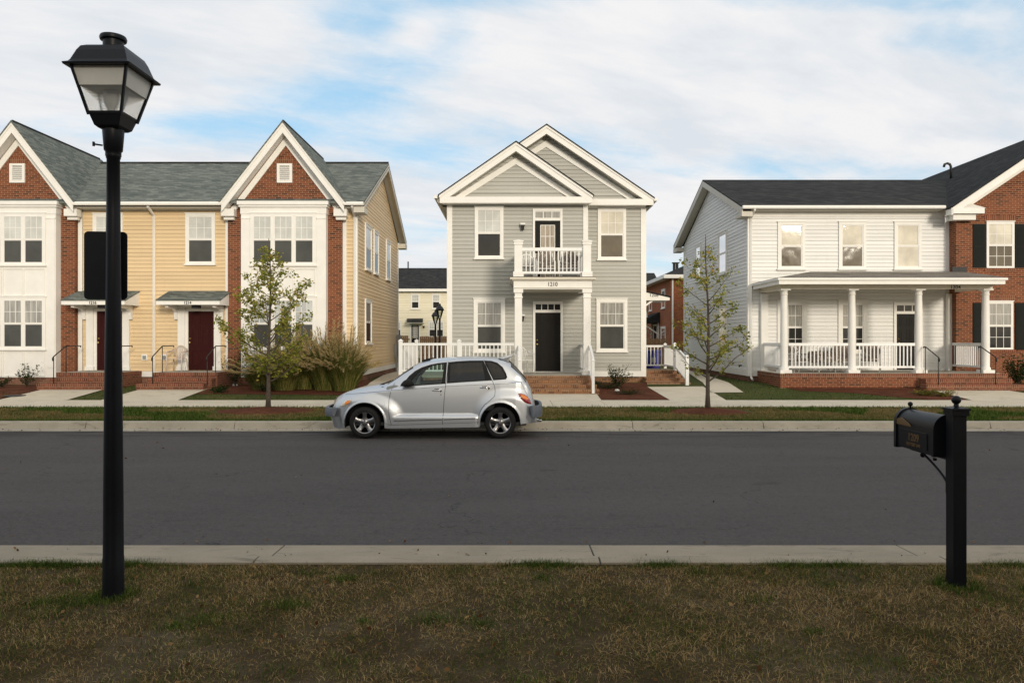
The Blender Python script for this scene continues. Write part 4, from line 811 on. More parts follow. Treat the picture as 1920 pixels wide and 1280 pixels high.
for y0, y1, z0_, z1_ in ((29.1, 30.3, 4.5, 6.15), (33.1, 34.1, 4.5, 6.15), (29.1, 30.3, 1.6, 3.25)): window(h3, FL(wl), y0, y1, z0_, z1_, up='pane_sky', lo='pane_dark', cols=0)
# brick end
a = MB().prism([(15.5, Dk, .1), (24.5, Dk, .1), (24.5, Dk, 6.3), (ga, Dk, gza - .15), (15.5, Dk, 6.65)], [(15.5, 36, .1), (24.5, 36, .1), (24.5, 36, 6.3), (ga, 36, gza - .15), (15.5, 36, 6.65)]); bw = a.build('brick_wall', 'red_brick', h3)
a = MB()
for (x0, x1) in ((1845, 1905),):
    a.box(X(x0, Dk), X(x1, Dk), 0, .012, Z(415, Dk), Z(404, Dk), fk).box(X(x0, Dk), X(x1, Dk), 0, .012, Z(565, Dk), Z(554, Dk), fk).box(X(x0, Dk), X(x1, Dk), 0, .03, Z(508, Dk), Z(503.5, Dk), fk).box(X(x0, Dk), X(x1, Dk), 0, .03, Z(660, Dk), Z(655.5, Dk), fk)
a.build('soldier_course', 'red_soldier', bw)
winpx(h3, fk, Dk, 1849, 1901, 416, 502.5, up='pane_white_curtain', lo='pane_screen_bright', logrid=True, cas=.05, sill=False, pr=.035); winpx(h3, fk, Dk, 1849, 1899, 565, 655, up='pane_curtain', lo='pane_dark', logrid=True, cas=.05, sill=False, pr=.035)
for (y0, y1) in ((420, 502), (567.5, 655.5)):
    for (x0, x1) in ((1824, 1847.5), (1903, 1927)):
        u0, u1, z0_, z1_ = X(x0, Dk), X(x1, Dk), Z(y1, Dk), Z(y0, Dk); a = MB().box(u0, u1, 0, .03, z0_, z1_, fk)
        zm = (z0_ + z1_) / 2
        for (p, q) in ((z0_ + .08, zm - .03), (zm + .03, z1_ - .08)):
            n_ = int((q - p) / .04)
            for k in range(n_): zz_ = p + (q - p) * k / n_; a.prism([fk(u0 + .06, .018, zz_), fk(u0 + .06, .038, zz_), fk(u0 + .06, .030, zz_ + .036)], [fk(u1 - .06, .018, zz_), fk(u1 - .06, .038, zz_), fk(u1 - .06, .030, zz_ + .036)])
        a.build('shutter', 'shutter_black', h3)
a = MB()      # rake of brick gable with cornice return
for sg in (1, -1):
    x0 = ga - sg * (ga - gfoot)
    a.prism([(x0, 25.64, gfz), (ga, 25.64, gza - .03), (ga, 25.64, gza - .37), (x0, 25.64, gfz - .30)], [(x0, 25.69, gfz), (ga, 25.69, gza - .03), (ga, 25.69, gza - .37), (x0, 25.69, gfz - .30)])
    a.prism([(x0, 25.69, gfz - .24), (ga, 25.69, gza - .30), (ga, 25.69, gza - .33), (x0, 25.69, gfz - .27)], [(x0, Dk, gfz - .24), (ga, Dk, gza - .30), (ga, Dk, gza - .33), (x0, Dk, gfz - .27)])
    a.prism([(x0, Dk - .03, gfz - .30), (ga, Dk - .03, gza - .36), (ga, Dk - .03, gza - .55), (x0, Dk - .03, gfz - .5)], [(x0, Dk, gfz - .30), (ga, Dk, gza - .36), (ga, Dk, gza - .55), (x0, Dk, gfz - .5)])
a.box(15.14, 16.22, 25.62, Dk + .02, 6.22, 6.40).box(15.22, 16.0, 25.75, Dk + .02, 6.02, 6.22).prism([(15.14, 25.62, 6.40), (16.28, 25.62, 6.40), (16.0, 25.95, 6.60), (15.75, 25.95, 6.60)], [(15.14, Dk, 6.40), (16.28, Dk, 6.40), (16.0, Dk, 6.60), (15.75, Dk, 6.60)])
a.build('gable_trim', 'white_trim', h3)
# porch
PF = 24.2; pz = .80; px0, px1 = X(1461, 24.2) + .06, X(1878, 24.2)
px0 = 8.70
a = MB().box(px0, 16.05, PF, Dw - .02, .1, pz - .13); pb = a.build('porch_base', 'red_brick', h3); a = MB().box(px0 - .004, 16.055, PF - .004, Dw - .02, pz - .13, pz - .012); a.build('base_edge', 'step_soldier', pb)
a = MB().box(px0 + .14, 15.9, PF + .14, Dw - .02, pz - .02, pz); a.build('porch_floor', 'porch_concrete', pb)
a = MB().box(px0, px0 + .14, PF, Dw - .02, pz - .012, pz + .02); a.build('side_plinth', 'cream_trim', pb)
cols = [8.93, 11.15, 13.34, 15.54]; yc = 24.5
for cx in cols:
    a = MB().lathe([(.145, 0), (.15, .04), (.145, .07), (.125, .09), (.12, .10), (.122, .5), (.121, 1.2), (.112, 2.0), (.105, 2.42), (.105, 2.45), (.118, 2.46), (.118, 2.49), (.106, 2.50), (.106, 2.56), (.13, 2.60)], (cx, yc, pz + .10), 28)
    c_ = a.build('porch_column', 'white_trim', h3, smooth=True, auto=40); a = MB().box(cx - .19, cx + .19, yc - .19, yc + .19, pz, pz + .10).box(cx - .16, cx + .16, yc - .16, yc + .16, pz + 2.70, pz + 2.75); a.build('column_plinth', 'white_trim', c_)
a = MB().box(8.80, 9.04, Dw - .16, Dw - .02, pz, 3.5).box(15.38, 15.62, Dk + .25, Dk + .42, pz, 3.5) ; a.build('pilaster', 'white_trim', h3)
RX0, RX1, RF = 8.53, 15.76, 23.85
a = MB().box(cols[0] - .14, cols[-1] + .16, yc - .11, yc + .11, 3.55, 3.72).box(cols[0] - .13, cols[0] + .10, yc + .11, Dw, 3.55, 3.72).box(cols[-1] - .1, cols[-1] + .13, yc + .11, Dk - .01, 3.55, 3.72); a.build('porch_beam', 'cream_trim', h3)
a = MB().box(RX0 + .04, RX1 - .02, RF + .06, Dk - .02, 3.715, 3.735).box(RX0 + .04, 15.5, Dk - .02, Dw, 3.715, 3.735); pc = a.build('porch_ceiling', 'cream_trim', h3)
a = MB().box(RX0, RX1, RF, RF + .03, 3.66, 3.80).box(RX0 - .05, RX1 + .05, RF - .06, RF, 3.79, 3.86).box(RX0, RX0 + .03, RF + .03, Dw, 3.66, 3.80).box(RX1 - .03, RX1, RF + .03, Dk, 3.66, 3.80).box(RX0 - .05, RX0, RF, Dw, 3.79, 3.86)
pf = a.build('porch_fascia', 'white_trim', h3)
a = MB(); a.poly([(RX0 - .05, RF - .06, 3.87), (RX1 + .05, RF - .06, 3.87), (RX1 + .05, Dk, 4.25), (15.5, Dk, 4.25), (15.5, Dw, 4.30), (10.6, Dw, 4.30)]); a.poly([(RX0 - .05, RF - .06, 3.87), (10.6, Dw, 4.30), (RX0 - .05, Dw, 3.87)])
a.box(RX0 - .04, RX1 + .04, RF - .05, Dk, 3.80, 3.862); a.build('porch_roof', 'weathered_shingle', h3, recalc=False)
a = MB().box(15.35, 15.85, Dk - .03, Dk - .002, 4.2, 4.42); a.build('roof_flashing', 'dark_grey', h3)
text('1204', .16, (X(1791, 24.4), yc - .113, Z(538.5, 24.39)), (R(90), 0, 0), 'lettering', pf, sx=1.1)
for a0, a1 in ((cols[0] + .13, cols[1] - .13), (cols[1] + .13, cols[2] - .13)): post_rail(h3, a0, yc, a1, yc, pz, .98, low=.16, sp=.118, name='porch_railing', rail=.09, bal=.034)
post_rail(h3, 8.93, yc + .15, 8.93, Dw - .16, pz, .98, low=.16, sp=.11, name='porch_railing', rail=.09); post_rail(h3, 15.50, yc + .15, 15.50, Dk + .2, pz, .98, low=.16, sp=.11, name='porch_railing', rail=.09)
A = MB().box(13.0, 16.2, 23.80, PF, .1, .50).box(12.8, 16.32, 23.40, 23.80, .1, .36) ; B = MB().box(12.995, 16.205, 23.795, PF, .50, .615).box(12.795, 16.325, 23.395, 23.80, .36, .455)
A = MB().box(13.2, 15.95, 23.80, PF, .1, .54).box(13.0, 16.1, 23.42, 23.80, .1, .38); B = MB().box(13.195, 15.955, 23.795, PF, .54, .635).box(12.995, 16.105, 23.415, 23.80, .38, .475)
s_ = A.build('brick_steps', 'step_brick', h3); B.build('tread', 'step_soldier', s_)
iron_rail(h3, 13.42, 23.5, 24.24, 24.34, .475, pz, dx=0.0); iron_rail(h3, 15.22, 23.5, 24.24, 24.34, .475, pz, dx=0)
a = MB().lathe([(.10, 0), (.11, .02), (.09, .06), (.02, .08)], (12.0, 25.2, 3.63), 12); a.build('ceiling_lamp', 'iron_black', h3)
a = MB().tube([(8.36, 27.2, .95), (8.30, 27.2, .95), (8.27, 27.2, .9)], .03, 6); a.build('tap', 'iron_black', h3)
#--PART2--
# ================================================================ PARKED CAR
def build_car():
    root = thing('parked_car', (0, 0, 0), 'silver retro-styled hatchback parked at the far kerb facing left', 'car')
    def cc(u, v, D=14.95):
        px, py = 600 + u / 4.3636, 640 + v / 4.3636
        return ((px - 960) * D / F + 2.825, EYE - (py - HY) * D / F)
    def cs(u, v): return cc(u, v, 14.28 + .20 * min(1, max(0, (345 - v) / 180)))
    top = [(-.72, .52), cc(134, 530), cc(140, 500), cc(150, 470), cc(175, 440), cc(230, 410), cc(330, 375), cc(450, 352), cc(560, 338), cc(600, 320), cc(700, 245), cc(785, 186), cc(840, 163), cc(900, 148), cc(1000, 135), cc(1100, 127), cc(1250, 122), cc(1400, 126), cc(1470, 132), cc(1530, 150), cc(1600, 205), cc(1680, 300), cc(1720, 370), cc(1750, 480), cc(1762, 540)]
    tx = [p[0] for p in top]; tz = [p[1] for p in top]
    xs_f = np.linspace(tx[0], tx[-1], 400); tzf = np.interp(xs_f, tx, tz); k = np.ones(13) / 13
    tzs = np.convolve(np.pad(tzf, 6, mode='edge'), k, 'valid')
    blend = np.clip((xs_f + .62) / .2, 0, 1) * np.clip((3.22 - xs_f) / .15, 0, 1); tzf = tzf * (1 - blend) + tzs * blend
    ztf = lambda x: float(np.interp(x, xs_f, tzf))
    bx = [cs(180, 445), cs(570, 408), cs(1000, 370), cs(1690, 338)]
    zB = lambda x: min(float(np.interp(x, [-.72, -.6, -.45] + [p[0] for p in bx[1:]] + [3.3], [.50, .66, .78] + [p[1] for p in bx[1:]] + [1.0])), ztf(x) - .012 - .26 * min(1, max(0, (x - 2.78) / .35)))
    Wd = lambda x: float(np.interp(x, [-.72, -.66, -.58, -.45, -.25, .0, .5, 1.5, 2.6, 2.9, 3.1, 3.22, 3.3], [.44, .56, .64, .705, .755, .785, .80, .805, .80, .785, .74, .68, .60]))
    def ss(a, b, t): t = min(1, max(0, (t - a) / (b - a))); return t * t * (3 - 2 * t)
    def bulge(x, z):
        r = (abs((x + .08) / .87) ** 2.3 + abs((z - .33) / .55) ** 2.3) ** (1 / 2.3); b = .055 * ss(1.0, .66, r)
        r = (abs((x - 2.74) / .70) ** 2.3 + abs((z - .33) / .64) ** 2.3) ** (1 / 2.3); b = max(b, .052 * ss(1.0, .66, r))
        for xw in (0.0, 2.60):                                   # rolled lip around each wheel opening
            q = math.hypot(x - xw, z - .30); b += .012 * ss(.430, .395, q)
        b = max(b, .055 * ss(.47, .40, z) * ss(.30, .5, x) * ss(2.35, 2.1, x))
        return b
    def ylow(x, z):
        zb = zB(x); t = min(1, max(0, (z - .18) / max(.05, zb - .18)))
        fade = ss(-.72, -.45, x) * ss(3.3, 3.05, x)
        return Wd(x) * (.95 - .03 * (1 - t) ** 2 - .03 * t ** 3) + (bulge(x, z) - .012) * fade
    def upper(x):
        zb = zB(x); zt = ztf(x); h = max(.012, zt - zb); s = ss(.06, .42, h) * ss(3.0, 2.7, x) ; yb = ylow(x, zb); rr_ = ss(2.75, 3.05, x)
        c = [(ylow(x, zb - .08), zb - .08), (yb, zb), (yb - .018 - .02 * (1 - s), zb + .10 * h + .0), (yb + (.575 - yb) * s * .97 - (1 - s) * (.12 - .05 * rr_), zb + h * (.80 - .10 * (1 - s))), ((yb * .62) * (1 - s) + .44 * s, zb + h * .955), (0.0, zt), (-.3, zb + h * .97)]
        out = []
        for i in range(1, 5):
            p0, p1, p2, p3 = c[i - 1], c[i], c[i + 1], c[i + 2]
            for j in range(14):
                t = j / 14; f = lambda a, b, cc_, d: .5 * ((2 * b) + (cc_ - a) * t + (2 * a - 5 * b + 4 * cc_ - d) * t * t + (3 * b - a - 3 * cc_ + d) * t ** 3)
                out.append((f(p0[0], p1[0], p2[0], p3[0]), min(zt, f(p0[1], p1[1], p2[1], p3[1]))))
        out.append((0.0, zt)); return out
    cache = {}
    def ysurf(x, z):
        if z <= zB(x): return ylow(x, z)
        kx = round(x, 3)
        if kx not in cache:
            u = upper(kx); zz_ = np.maximum.accumulate([p[1] for p in u]); cache[kx] = (zz_, [p[0] for p in u])
        return float(np.interp(z, *cache[kx]))
    xs = sorted(set([round(v, 4) for v in np.linspace(-.72, 3.3, 430)] + [-.385, .385, 2.215, 2.985, -.383, .383, 2.217, 2.983]))
    def bottom(x):
        b = float(np.interp(x, [-.72, -.62, -.45, -.39, .38, .42, 2.2, 2.22, 3.0, 3.1, 3.3], [.44, .19, .17, .20, .20, .19, .215, .25, .27, .28, .33]))
        for xw in (0.0, 2.60):
            d = abs(x - xw)
            if d < .385: b = max(b, .30 + math.sqrt(.385 ** 2 - d * d))
        return min(b, zB(x) - .02)
    NL = 34; rows = []
    for x in xs:
        b = bottom(x); zb = zB(x); low = [(ylow(x, b + (zb - b) * j / NL), b + (zb - b) * j / NL) for j in range(NL)]; rows.append(low + upper(x))
    n = len(rows[0]); mirror = lambda r: [(-y, z) for y, z in r] + [(y, z) for y, z in r[-2::-1]]     # near side (-y) up and over to the far side
    full = [mirror(r) for r in rows]; m_ = len(full[0]); V = [(xs[i], y, z) for i in range(len(xs)) for y, z in full[i]]
    def pin(poly, x, z):
        c = False
        for (x0, z0), (x1, z1) in zip(poly, poly[1:] + poly[:1]):
            if (z0 > z) != (z1 > z) and x < (x1 - x0) * (z - z0) / (z1 - z0) + x0: c = not c
        return c
    fo = [cs(*p) for p in ((668, 358), (690, 325), (724, 284), (775, 243), (830, 214), (900, 191), (965, 179), (1038, 171), (1034, 225), (1028, 285), (1023, 349), (940, 354), (850, 360), (760, 366), (700, 368))]
    fi = [cs(*p) for p in ((735, 356), (745, 330), (768, 296), (800, 262), (840, 232), (890, 209), (950, 195), (1013, 188), (1008, 235), (1001, 290), (990, 343), (930, 346), (860, 351), (800, 355), (755, 358))]
    ro = [cs(*p) for p in ((1050, 171), (1130, 163), (1220, 158), (1337, 157), (1360, 210), (1382, 262), (1406, 321), (1310, 327), (1200, 334), (1110, 340), (1034, 346), (1040, 260))]
    ri = [cs(*p) for p in ((1068, 185), (1140, 178), (1220, 173), (1322, 172), (1332, 215), (1342, 262), (1350, 318), (1290, 322), (1200, 327), (1130, 331), (1058, 335), (1062, 260))]
    qo = [cs(*p) for p in ((1342, 157), (1400, 160), (1450, 175), (1495, 212), (1522, 262), (1532, 296), (1520, 312), (1470, 316), (1418, 320), (1395, 275), (1368, 218))]
    qi = [cs(*p) for p in ((1362, 168), (1400, 171), (1440, 185), (1480, 219), (1506, 262), (1517, 292), (1508, 302), (1465, 306), (1426, 309), (1405, 268), (1382, 220))]
    mid = lambda A_, B_: [(a[0] * .5 + b[0] * .5, a[1] * .5 + b[1] * .5) for a, b in zip(A_, B_)]
    fm, rm, qm = mid(fo, fi), mid(ro, ri), mid(qo, qi)
    body, glf, gld, gws = [], [], [], []
    for i in range(len(xs) - 1):
        for j in range(m_ - 1):
            q = (i * m_ + j, (i + 1) * m_ + j, (i + 1) * m_ + j + 1, i * m_ + j + 1)
            cx = (xs[i] + xs[i + 1]) / 2; cy = sum(V[k][1] for k in q) / 4; cz = sum(V[k][2] for k in q) / 4
            jj = j if j < n - 1 else m_ - 2 - j
            if pin(fm, cx, cz) and jj > NL: glf.append(q)
            elif (pin(rm, cx, cz) or pin(qm, cx, cz)) and jj > NL: gld.append(q)
            elif jj >= NL + 30 and .40 < cx < .90: gws.append(q)
            elif jj >= NL + 30 and 2.80 < cx < 3.10: gld.append(q)
            else: body.append(q)
    def part(name, faces, mt, smooth=True, parent=None):
        used = sorted({k for f in faces for k in f}); mp = {k: i for i, k in enumerate(used)}; b = MB(); b.v = [V[k] for k in used]; b.f = [tuple(mp[k] for k in f) for f in faces]
        return b.build(name, mt, parent or root, smooth=smooth, recalc=False)
    # nose and tail caps
    base = len(V); body.append(tuple(range(m_))); body.append(tuple(range((len(xs) - 1) * m_, len(xs) * m_)))
    bo = part('body', body, 'car_paint'); bo.data.set_sharp_from_angle(angle=R(50))
    part('front_side_window', [f for f in glf if V[f[0]][1] < 0], 'car_glass'); part('front_side_window', [f for f in glf if V[f[0]][1] >= 0], 'car_glass')
    part('rear_side_window', [f for f in gld if V[f[0]][1] < 0 and xs[f[0] // m_] < 2.78], 'car_glass_dark'); part('rear_side_window', [f for f in gld if V[f[0]][1] >= 0 and xs[f[0] // m_] < 2.78], 'car_glass_dark')
    part('tailgate_window', [f for f in gld if xs[f[0] // m_] > 2.78], 'car_glass_dark'); part('windscreen', gws, 'car_glass')
    # panels laid on the side surface
    def lay(bm, eps, side):
        for step, no in ((.04, (1, 0, 0)), (.04, (0, 0, 1))):
            lo = min((v.co.x if no[0] else v.co.z) for v in bm.verts); hi = max((v.co.x if no[0] else v.co.z) for v in bm.verts); q = lo + step
            while q < hi: bmesh.ops.bisect_plane(bm, geom=bm.verts[:] + bm.edges[:] + bm.faces[:], plane_co=(q, 0, q), plane_no=no); q += step
        for v in bm.verts: v.co.y = side * (ysurf(v.co.x, v.co.z) + (v.co.y if v.co.y else eps))
    def emit(bm, name, mt, parent=root, smooth=True):
        me = bpy.data.meshes.new(name); bm.to_mesh(me); bm.free(); me.materials.append(M[mt])
        if smooth: me.polygons.foreach_set('use_smooth', [True] * len(me.polygons))
        o = bpy.data.objects.new(name, me); C.collection.objects.link(o); o.parent = parent; return o
    def panel(name, outline, mt, eps=.004, side=-1, parent=root, dome=0):
        bm = bmesh.new(); bm.faces.new([bm.verts.new((x, 0, z)) for x, z in outline]); bmesh.ops.triangulate(bm, faces=bm.faces[:])
        if dome:
            bmesh.ops.subdivide_edges(bm, edges=bm.edges[:], cuts=3, use_grid_fill=True); bd = {v for e in bm.edges if e.is_boundary for v in e.verts}
            for v in bm.verts: v.co.y = .001 if v in bd else dome
        lay(bm, eps, side); return emit(bm, name, mt, parent)
    def ring(name, o_, i_, mt, side=-1, eps=.006):
        bm = bmesh.new(); k = len(o_)
        for a in range(k): b = (a + 1) % k; bm.faces.new([bm.verts.new((p[0], 0, p[1])) for p in (o_[a], o_[b], i_[b], i_[a])])
        lay(bm, eps, side); return emit(bm, name, mt)
    def strip(name, pts, wd, mt, side=-1, eps=.003, parent=root):
        bm = bmesh.new(); P = [Vector((p[0], p[1])) for p in pts]
        Q = []
        for a, b in zip(P, P[1:]):
            kk = max(1, int((b - a).length / .04)); Q += [a + (b - a) * i / kk for i in range(kk)]
        Q.append(P[-1]); L = []
        for i, p in enumerate(Q):
            d = (Q[min(i + 1, len(Q) - 1)] - Q[max(0, i - 1)]).normalized(); nn = Vector((-d.y, d.x)) * wd / 2; L.append((p + nn, p - nn))
        for a, b in zip(L, L[1:]): bm.faces.new([bm.verts.new((p.x, 0, p.y)) for p in (a[0], a[1], b[1], b[0])])
        for v in bm.verts: v.co.y = side * (ysurf(v.co.x, v.co.z) + eps)
        return emit(bm, name, mt, parent)
    for side in (-1, 1):
        ring('window_surround', fo, fi, 'black_rubber', side); ring('window_surround', ro, ri, 'black_rubber', side); ring('window_surround', qo, qi, 'black_rubber', side)
        S = lambda L: [cs(*p) for p in L]
        g1 = strip('door_gap', S([(598, 345), (580, 395), (567, 440), (560, 480), (560, 540), (565, 610), (582, 682)]), .008, 'dark_grey', side)
        strip('door_gap', S([(1047, 165), (1040, 250), (1026, 350), (1015, 450), (1008, 560), (1002, 680)]), .009, 'dark_grey', side)
        strip('door_gap', S([(1340, 150), (1372, 240), (1408, 320), (1428, 370), (1433, 410), (1428, 450), (1395, 482), (1345, 520), (1312, 570), (1295, 625), (1288, 680)]), .008, 'dark_grey', side)
        strip('belt_crease_shade', S([(185, 441), (330, 427), (570, 406), (800, 388), (1010, 372), (1200, 362), (1420, 350)]), .005, 'dark_grey', side); strip('belt_crease_shade', S([(1430, 352), (1560, 345), (1690, 338)]), .005, 'dark_grey', side)  # thin dark strips paint the shade along the belt crease
        strip('sill_trim', S([(598, 651), (800, 646), (1000, 640)]), .018, 'chrome', side, .014); strip('sill_trim', S([(1014, 640), (1060, 637), (1270, 630)]), .018, 'chrome', side, .014)
        strip('sill_gap', S([(527, 668), (548, 680), (580, 686), (900, 676), (1300, 664)]), .006, 'dark_grey', side)
        for hx, hv in ((958, 404), (1352, 382)):
            x, z = cs(hx, hv); y = ysurf(x, z); b = MB().lathe([(.034, 0), (.034, .012), (.026, .016), (.024, .006), (.01, .006)], (x + .055, 0, z - .002), 16, 'y')
            b.v = [(a, side * (y - .004 + h * 1.0), c) for a, h, c in b.v]; hd = b.build('door_handle', 'chrome', root, smooth=True, auto=35)
            b = MB().tube([(x - .10, side * (y + .004), z), (x - .05, side * (y + .030), z + .006), (x + .03, side * (y + .028), z + .006), (x + .06, side * (y + .012), z)], .012, 8); b.build('grip', 'chrome', hd, smooth=True)
            b = MB().tube([(x - .06, side * (y + .006), z + .022), (x + .03, side * (y + .006), z + .024)], .010, 6); b.build('handle_shadow_gap', 'black_rubber', hd)
        x, z = cs(987, 438); b = MB().lathe([(.014, 0), (.012, .006)], (x, 0, z), 12, 'y'); y = ysurf(x, z); b.v = [(a, side * (y + h), c) for a, h, c in b.v]; b.build('door_lock', 'chrome', root)
        tl = panel('tail_lamp', S([(1620, 432), (1640, 428), (1672, 436), (1700, 455), (1722, 485), (1736, 522), (1705, 516), (1672, 500), (1642, 470)]), 'lens_red', .003, side, dome=.028)
        panel('indicator_lens', S([(1636, 436), (1668, 440), (1695, 456), (1713, 478), (1690, 478), (1660, 466)]), 'lens_orange', .034, side, tl)
        hl = panel('headlamp', S([(150, 540), (160, 520), (185, 496), (215, 482), (246, 477), (246, 492), (232, 514), (205, 530), (175, 540)]), 'lens_clear', .003, side, dome=.030)
        panel('indicator_lens', S([(196, 520), (202, 498), (222, 485), (243, 481), (240, 496), (226, 512)]), 'lens_orange', .037, side, hl)
        # wheels
        for xw in (0.0, 2.60):
            yo = .79; T = lambda prof, nn=48: [(a, side * (yo - h), c) for a, h, c in MB().lathe(prof, (xw, 0, .30), nn, 'y').v]
            b = MB().lathe([(.205, .015), (.215, .0), (.25, -.006 + .0), (.28, .008), (.296, .03), (.300, .06), (.300, .17), (.29, .20), (.21, .21), (.205, .2)], (xw, 0, .30), 56, 'y'); b.f = b.f[:-2]; b.v = [(a, side * (yo - h), c) for a, h, c in b.v]
            wh = b.build('wheel', 'black_rubber', root, smooth=True, auto=40)
            b = MB().lathe([(.210, .012), (.203, .006), (.194, .012), (.188, .05), (.186, .15)], (xw, 0, .30), 56, 'y'); b.f = b.f[:-2]; b.v = [(a, side * (yo - h), c) for a, h, c in b.v]; b.build('rim', 'alloy', wh, smooth=True, auto=40)
            b = MB().lathe([(.186, .11), (.001, .11)], (xw, 0, .30), 40, 'y'); b.v = [(a, side * (yo - h), c) for a, h, c in b.v]; b.build('brake_disc', 'dark_grey', wh)
            b = MB(); b.lathe([(.07, .065), (.074, .045), (.06, .030), (.035, .024), (.03, .018), (.004, .016)], (xw, 0, .30), 30, 'y')
            sp = 0
            for k in range(5):
                q = math.pi / 2 + k * 2 * math.pi / 5; d = (math.cos(q), math.sin(q)); e = (-d[1], d[0])
                secs = []
                for (r_, w_, h0, h1) in ((.050, .056, .030, .08), (.09, .044, .028, .08), (.13, .038, .020, .07), (.165, .044, .012, .06), (.192, .058, .010, .06)):
                    pr = [(-w_, h1), (-w_ * .95, h0 + .010), (-w_ * .5, h0), (w_ * .5, h0), (w_ * .95, h0 + .010), (w_, h1)]
                    secs.append([(xw + d[0] * r_ + e[0] * a, h, .30 + d[1] * r_ + e[1] * a) for a, h in pr])
                for A_, B_ in zip(secs, secs[1:]):
                    nn = len(b.v); kk = len(A_); b.v += A_ + B_
                    for i in range(kk - 1): b.f.append((nn + i, nn + i + 1, nn + kk + i + 1, nn + kk + i))
            b.v = [(a, side * (yo - h), c) for a, h, c in b.v]; b.build('spokes', 'alloy', wh, smooth=True, auto=35)
            b = MB()
            for k in range(5):
                q = math.pi / 2 + (k) * 2 * math.pi / 5; b.lathe([(.011, .030), (.011, .020), (.008, .017)], (xw + .048 * math.cos(q), 0, .30 + .048 * math.sin(q)), 8, 'y')
            b.v = [(a, side * (yo - h), c) for a, h, c in b.v]; b.build('wheel_nuts', 'black_rubber', wh)
            # dark wheel housing
            b = MB(); pr = [(xw + .392 * math.cos(q), .30 + .392 * math.sin(q)) for q in np.linspace(-.25, math.pi + .25, 26)]
            for (x0, z0), (x1, z1) in zip(pr, pr[1:]): b.poly([(x0, side * .765, z0), (x1, side * .765, z1), (x1, side * .45, z1), (x0, side * .45, z0)])
            b.poly([(x, side * .45, z) for x, z in pr]); b.build('wheel_housing', 'black_rubber', root, recalc=False)
        # mirror
        b = MB(); x, z = cs(708, 345); y = ysurf(x, z)
        prof = [cs(*p) for p in ((658, 366), (664, 348), (688, 322), (716, 308), (742, 312), (758, 330), (766, 356), (740, 366), (700, 371))]
        cxx = sum(p[0] for p in prof) / 9; czz = sum(p[1] for p in prof) / 9; rings = []
        for f, dy in ((.55, .06), (.9, .075), (1.0, .11), (1.0, .17), (.85, .21), (.4, .235)): rings.append([(cxx + (a - cxx) * f, side * (y + dy - .02), czz + (c - czz) * f) for a, c in prof])
        for A_, B_ in zip(rings, rings[1:]):
            nn = len(b.v); b.v += A_ + B_
            for i in range(9): b.f.append((nn + i, nn + (i + 1) % 9, nn + 9 + (i + 1) % 9, nn + 9 + i))
        b.poly(rings[-1]); b.poly(rings[0]); b.tube([(cxx + .05, side * (y - .02), czz - .03), (cxx + .03, side * (y + .08), czz - .02)], .03, 8); b.build('door_mirror', 'black_rubber', root, smooth=True)
    # bumpers: wrap round the corners
    def bumper(name, pts, z0, z1, mt, bulge_):
        b = MB(); P = [(x, -y) for x, y in pts] + [(x, y) for x, y in reversed(pts)]; secs = []
        for x, y in P:
            sg = -1 if pts[0][0] > 0 and pts is RB else 1
            row = [(x, y, z0 + .02), (x - bulge_ * .6, y * 1.012, z0 + .0), (x - bulge_, y * 1.02, z0 + (z1 - z0) * .3), (x - bulge_, y * 1.02, z0 + (z1 - z0) * .7), (x - bulge_ * .6, y * 1.012, z1), (x + .04 * (1 if bulge_ > 0 else -1), y * .97, z1)]
            secs.append(row)
        for A_, B_ in zip(secs, secs[1:]):
            nn = len(b.v); b.v += A_ + B_
            for i in range(5): b.f.append((nn + i, nn + i + 1, nn + 6 + i + 1, nn + 6 + i))
        b.poly(secs[0]); b.poly(secs[-1]); return b.build(name, mt, root, smooth=True, auto=50)
    FB = [(-.575, .74), (-.60, .742), (-.64, .715), (-.70, .66), (-.78, .55), (-.82, .35), (-.83, .1)]
    RB = [(3.20, .76), (3.26, .75), (3.33, .70), (3.37, .6), (3.40, .4), (3.41, .1)]
    bumper('front_bumper', FB, .415, .580, 'car_bumper', .035); bumper('rear_bumper', RB, .40, .62, 'car_bumper', -.02)
    b = MB(); b.box(-.89, -.85, -.16, .16, .44, .56); b.build('number_plate_holder', 'black_rubber', root, bevel=.005)
    b = MB(); b.box(3.26, 3.38, -.55, .55, .27, .40).tube([(3.2, -.45, .30), (3.42, -.45, .30)], .028, 10); b.build('tailpipe', 'chrome', root, bevel=.01) if False else MB().tube([(3.15, -.50, .315), (3.40, -.50, .315)], .03, 12).build('tailpipe', 'chrome', root, smooth=True, auto=40)
    b = MB()     # front chin under the bumper
    ch = [(-.50, .735), (-.60, .69), (-.68, .60), (-.73, .45), (-.75, .1)]; P = [(x, -y) for x, y in ch] + [(x, y) for x, y in reversed(ch)]
    for (x0, y0), (x1, y1) in zip(P, P[1:]): b.poly([(x0, y0, .42), (x1, y1, .42), (x1 + .06, y1 * .96, .19), (x0 + .06, y0 * .96, .19)])
    b.build('front_apron', 'car_paint', root, smooth=True)
    b = MB()
    ch = [(3.10, .74), (3.22, .70), (3.30, .60), (3.33, .1)]; P = [(x, -y) for x, y in ch] + [(x, y) for x, y in reversed(ch)]
    for (x0, y0), (x1, y1) in zip(P, P[1:]): b.poly([(x0, y0, .44), (x1, y1, .44), (x1 - .04, y1 * .97, .28), (x0 - .04, y0 * .97, .28)])
    b.build('rear_apron', 'car_paint', root, smooth=True)
    b = MB()     # grille bars on the nose
    for k in range(6):
        z = .56 + k * .035; x = float(np.interp(z, [.5, .634, .707, .78], [-.735, -.70, -.675, -.62])); b.box(x - .02, x + .02, -.20 - .01 * k, .20 + .01 * k, z, z + .014)
    b.build('grille', 'chrome', root)
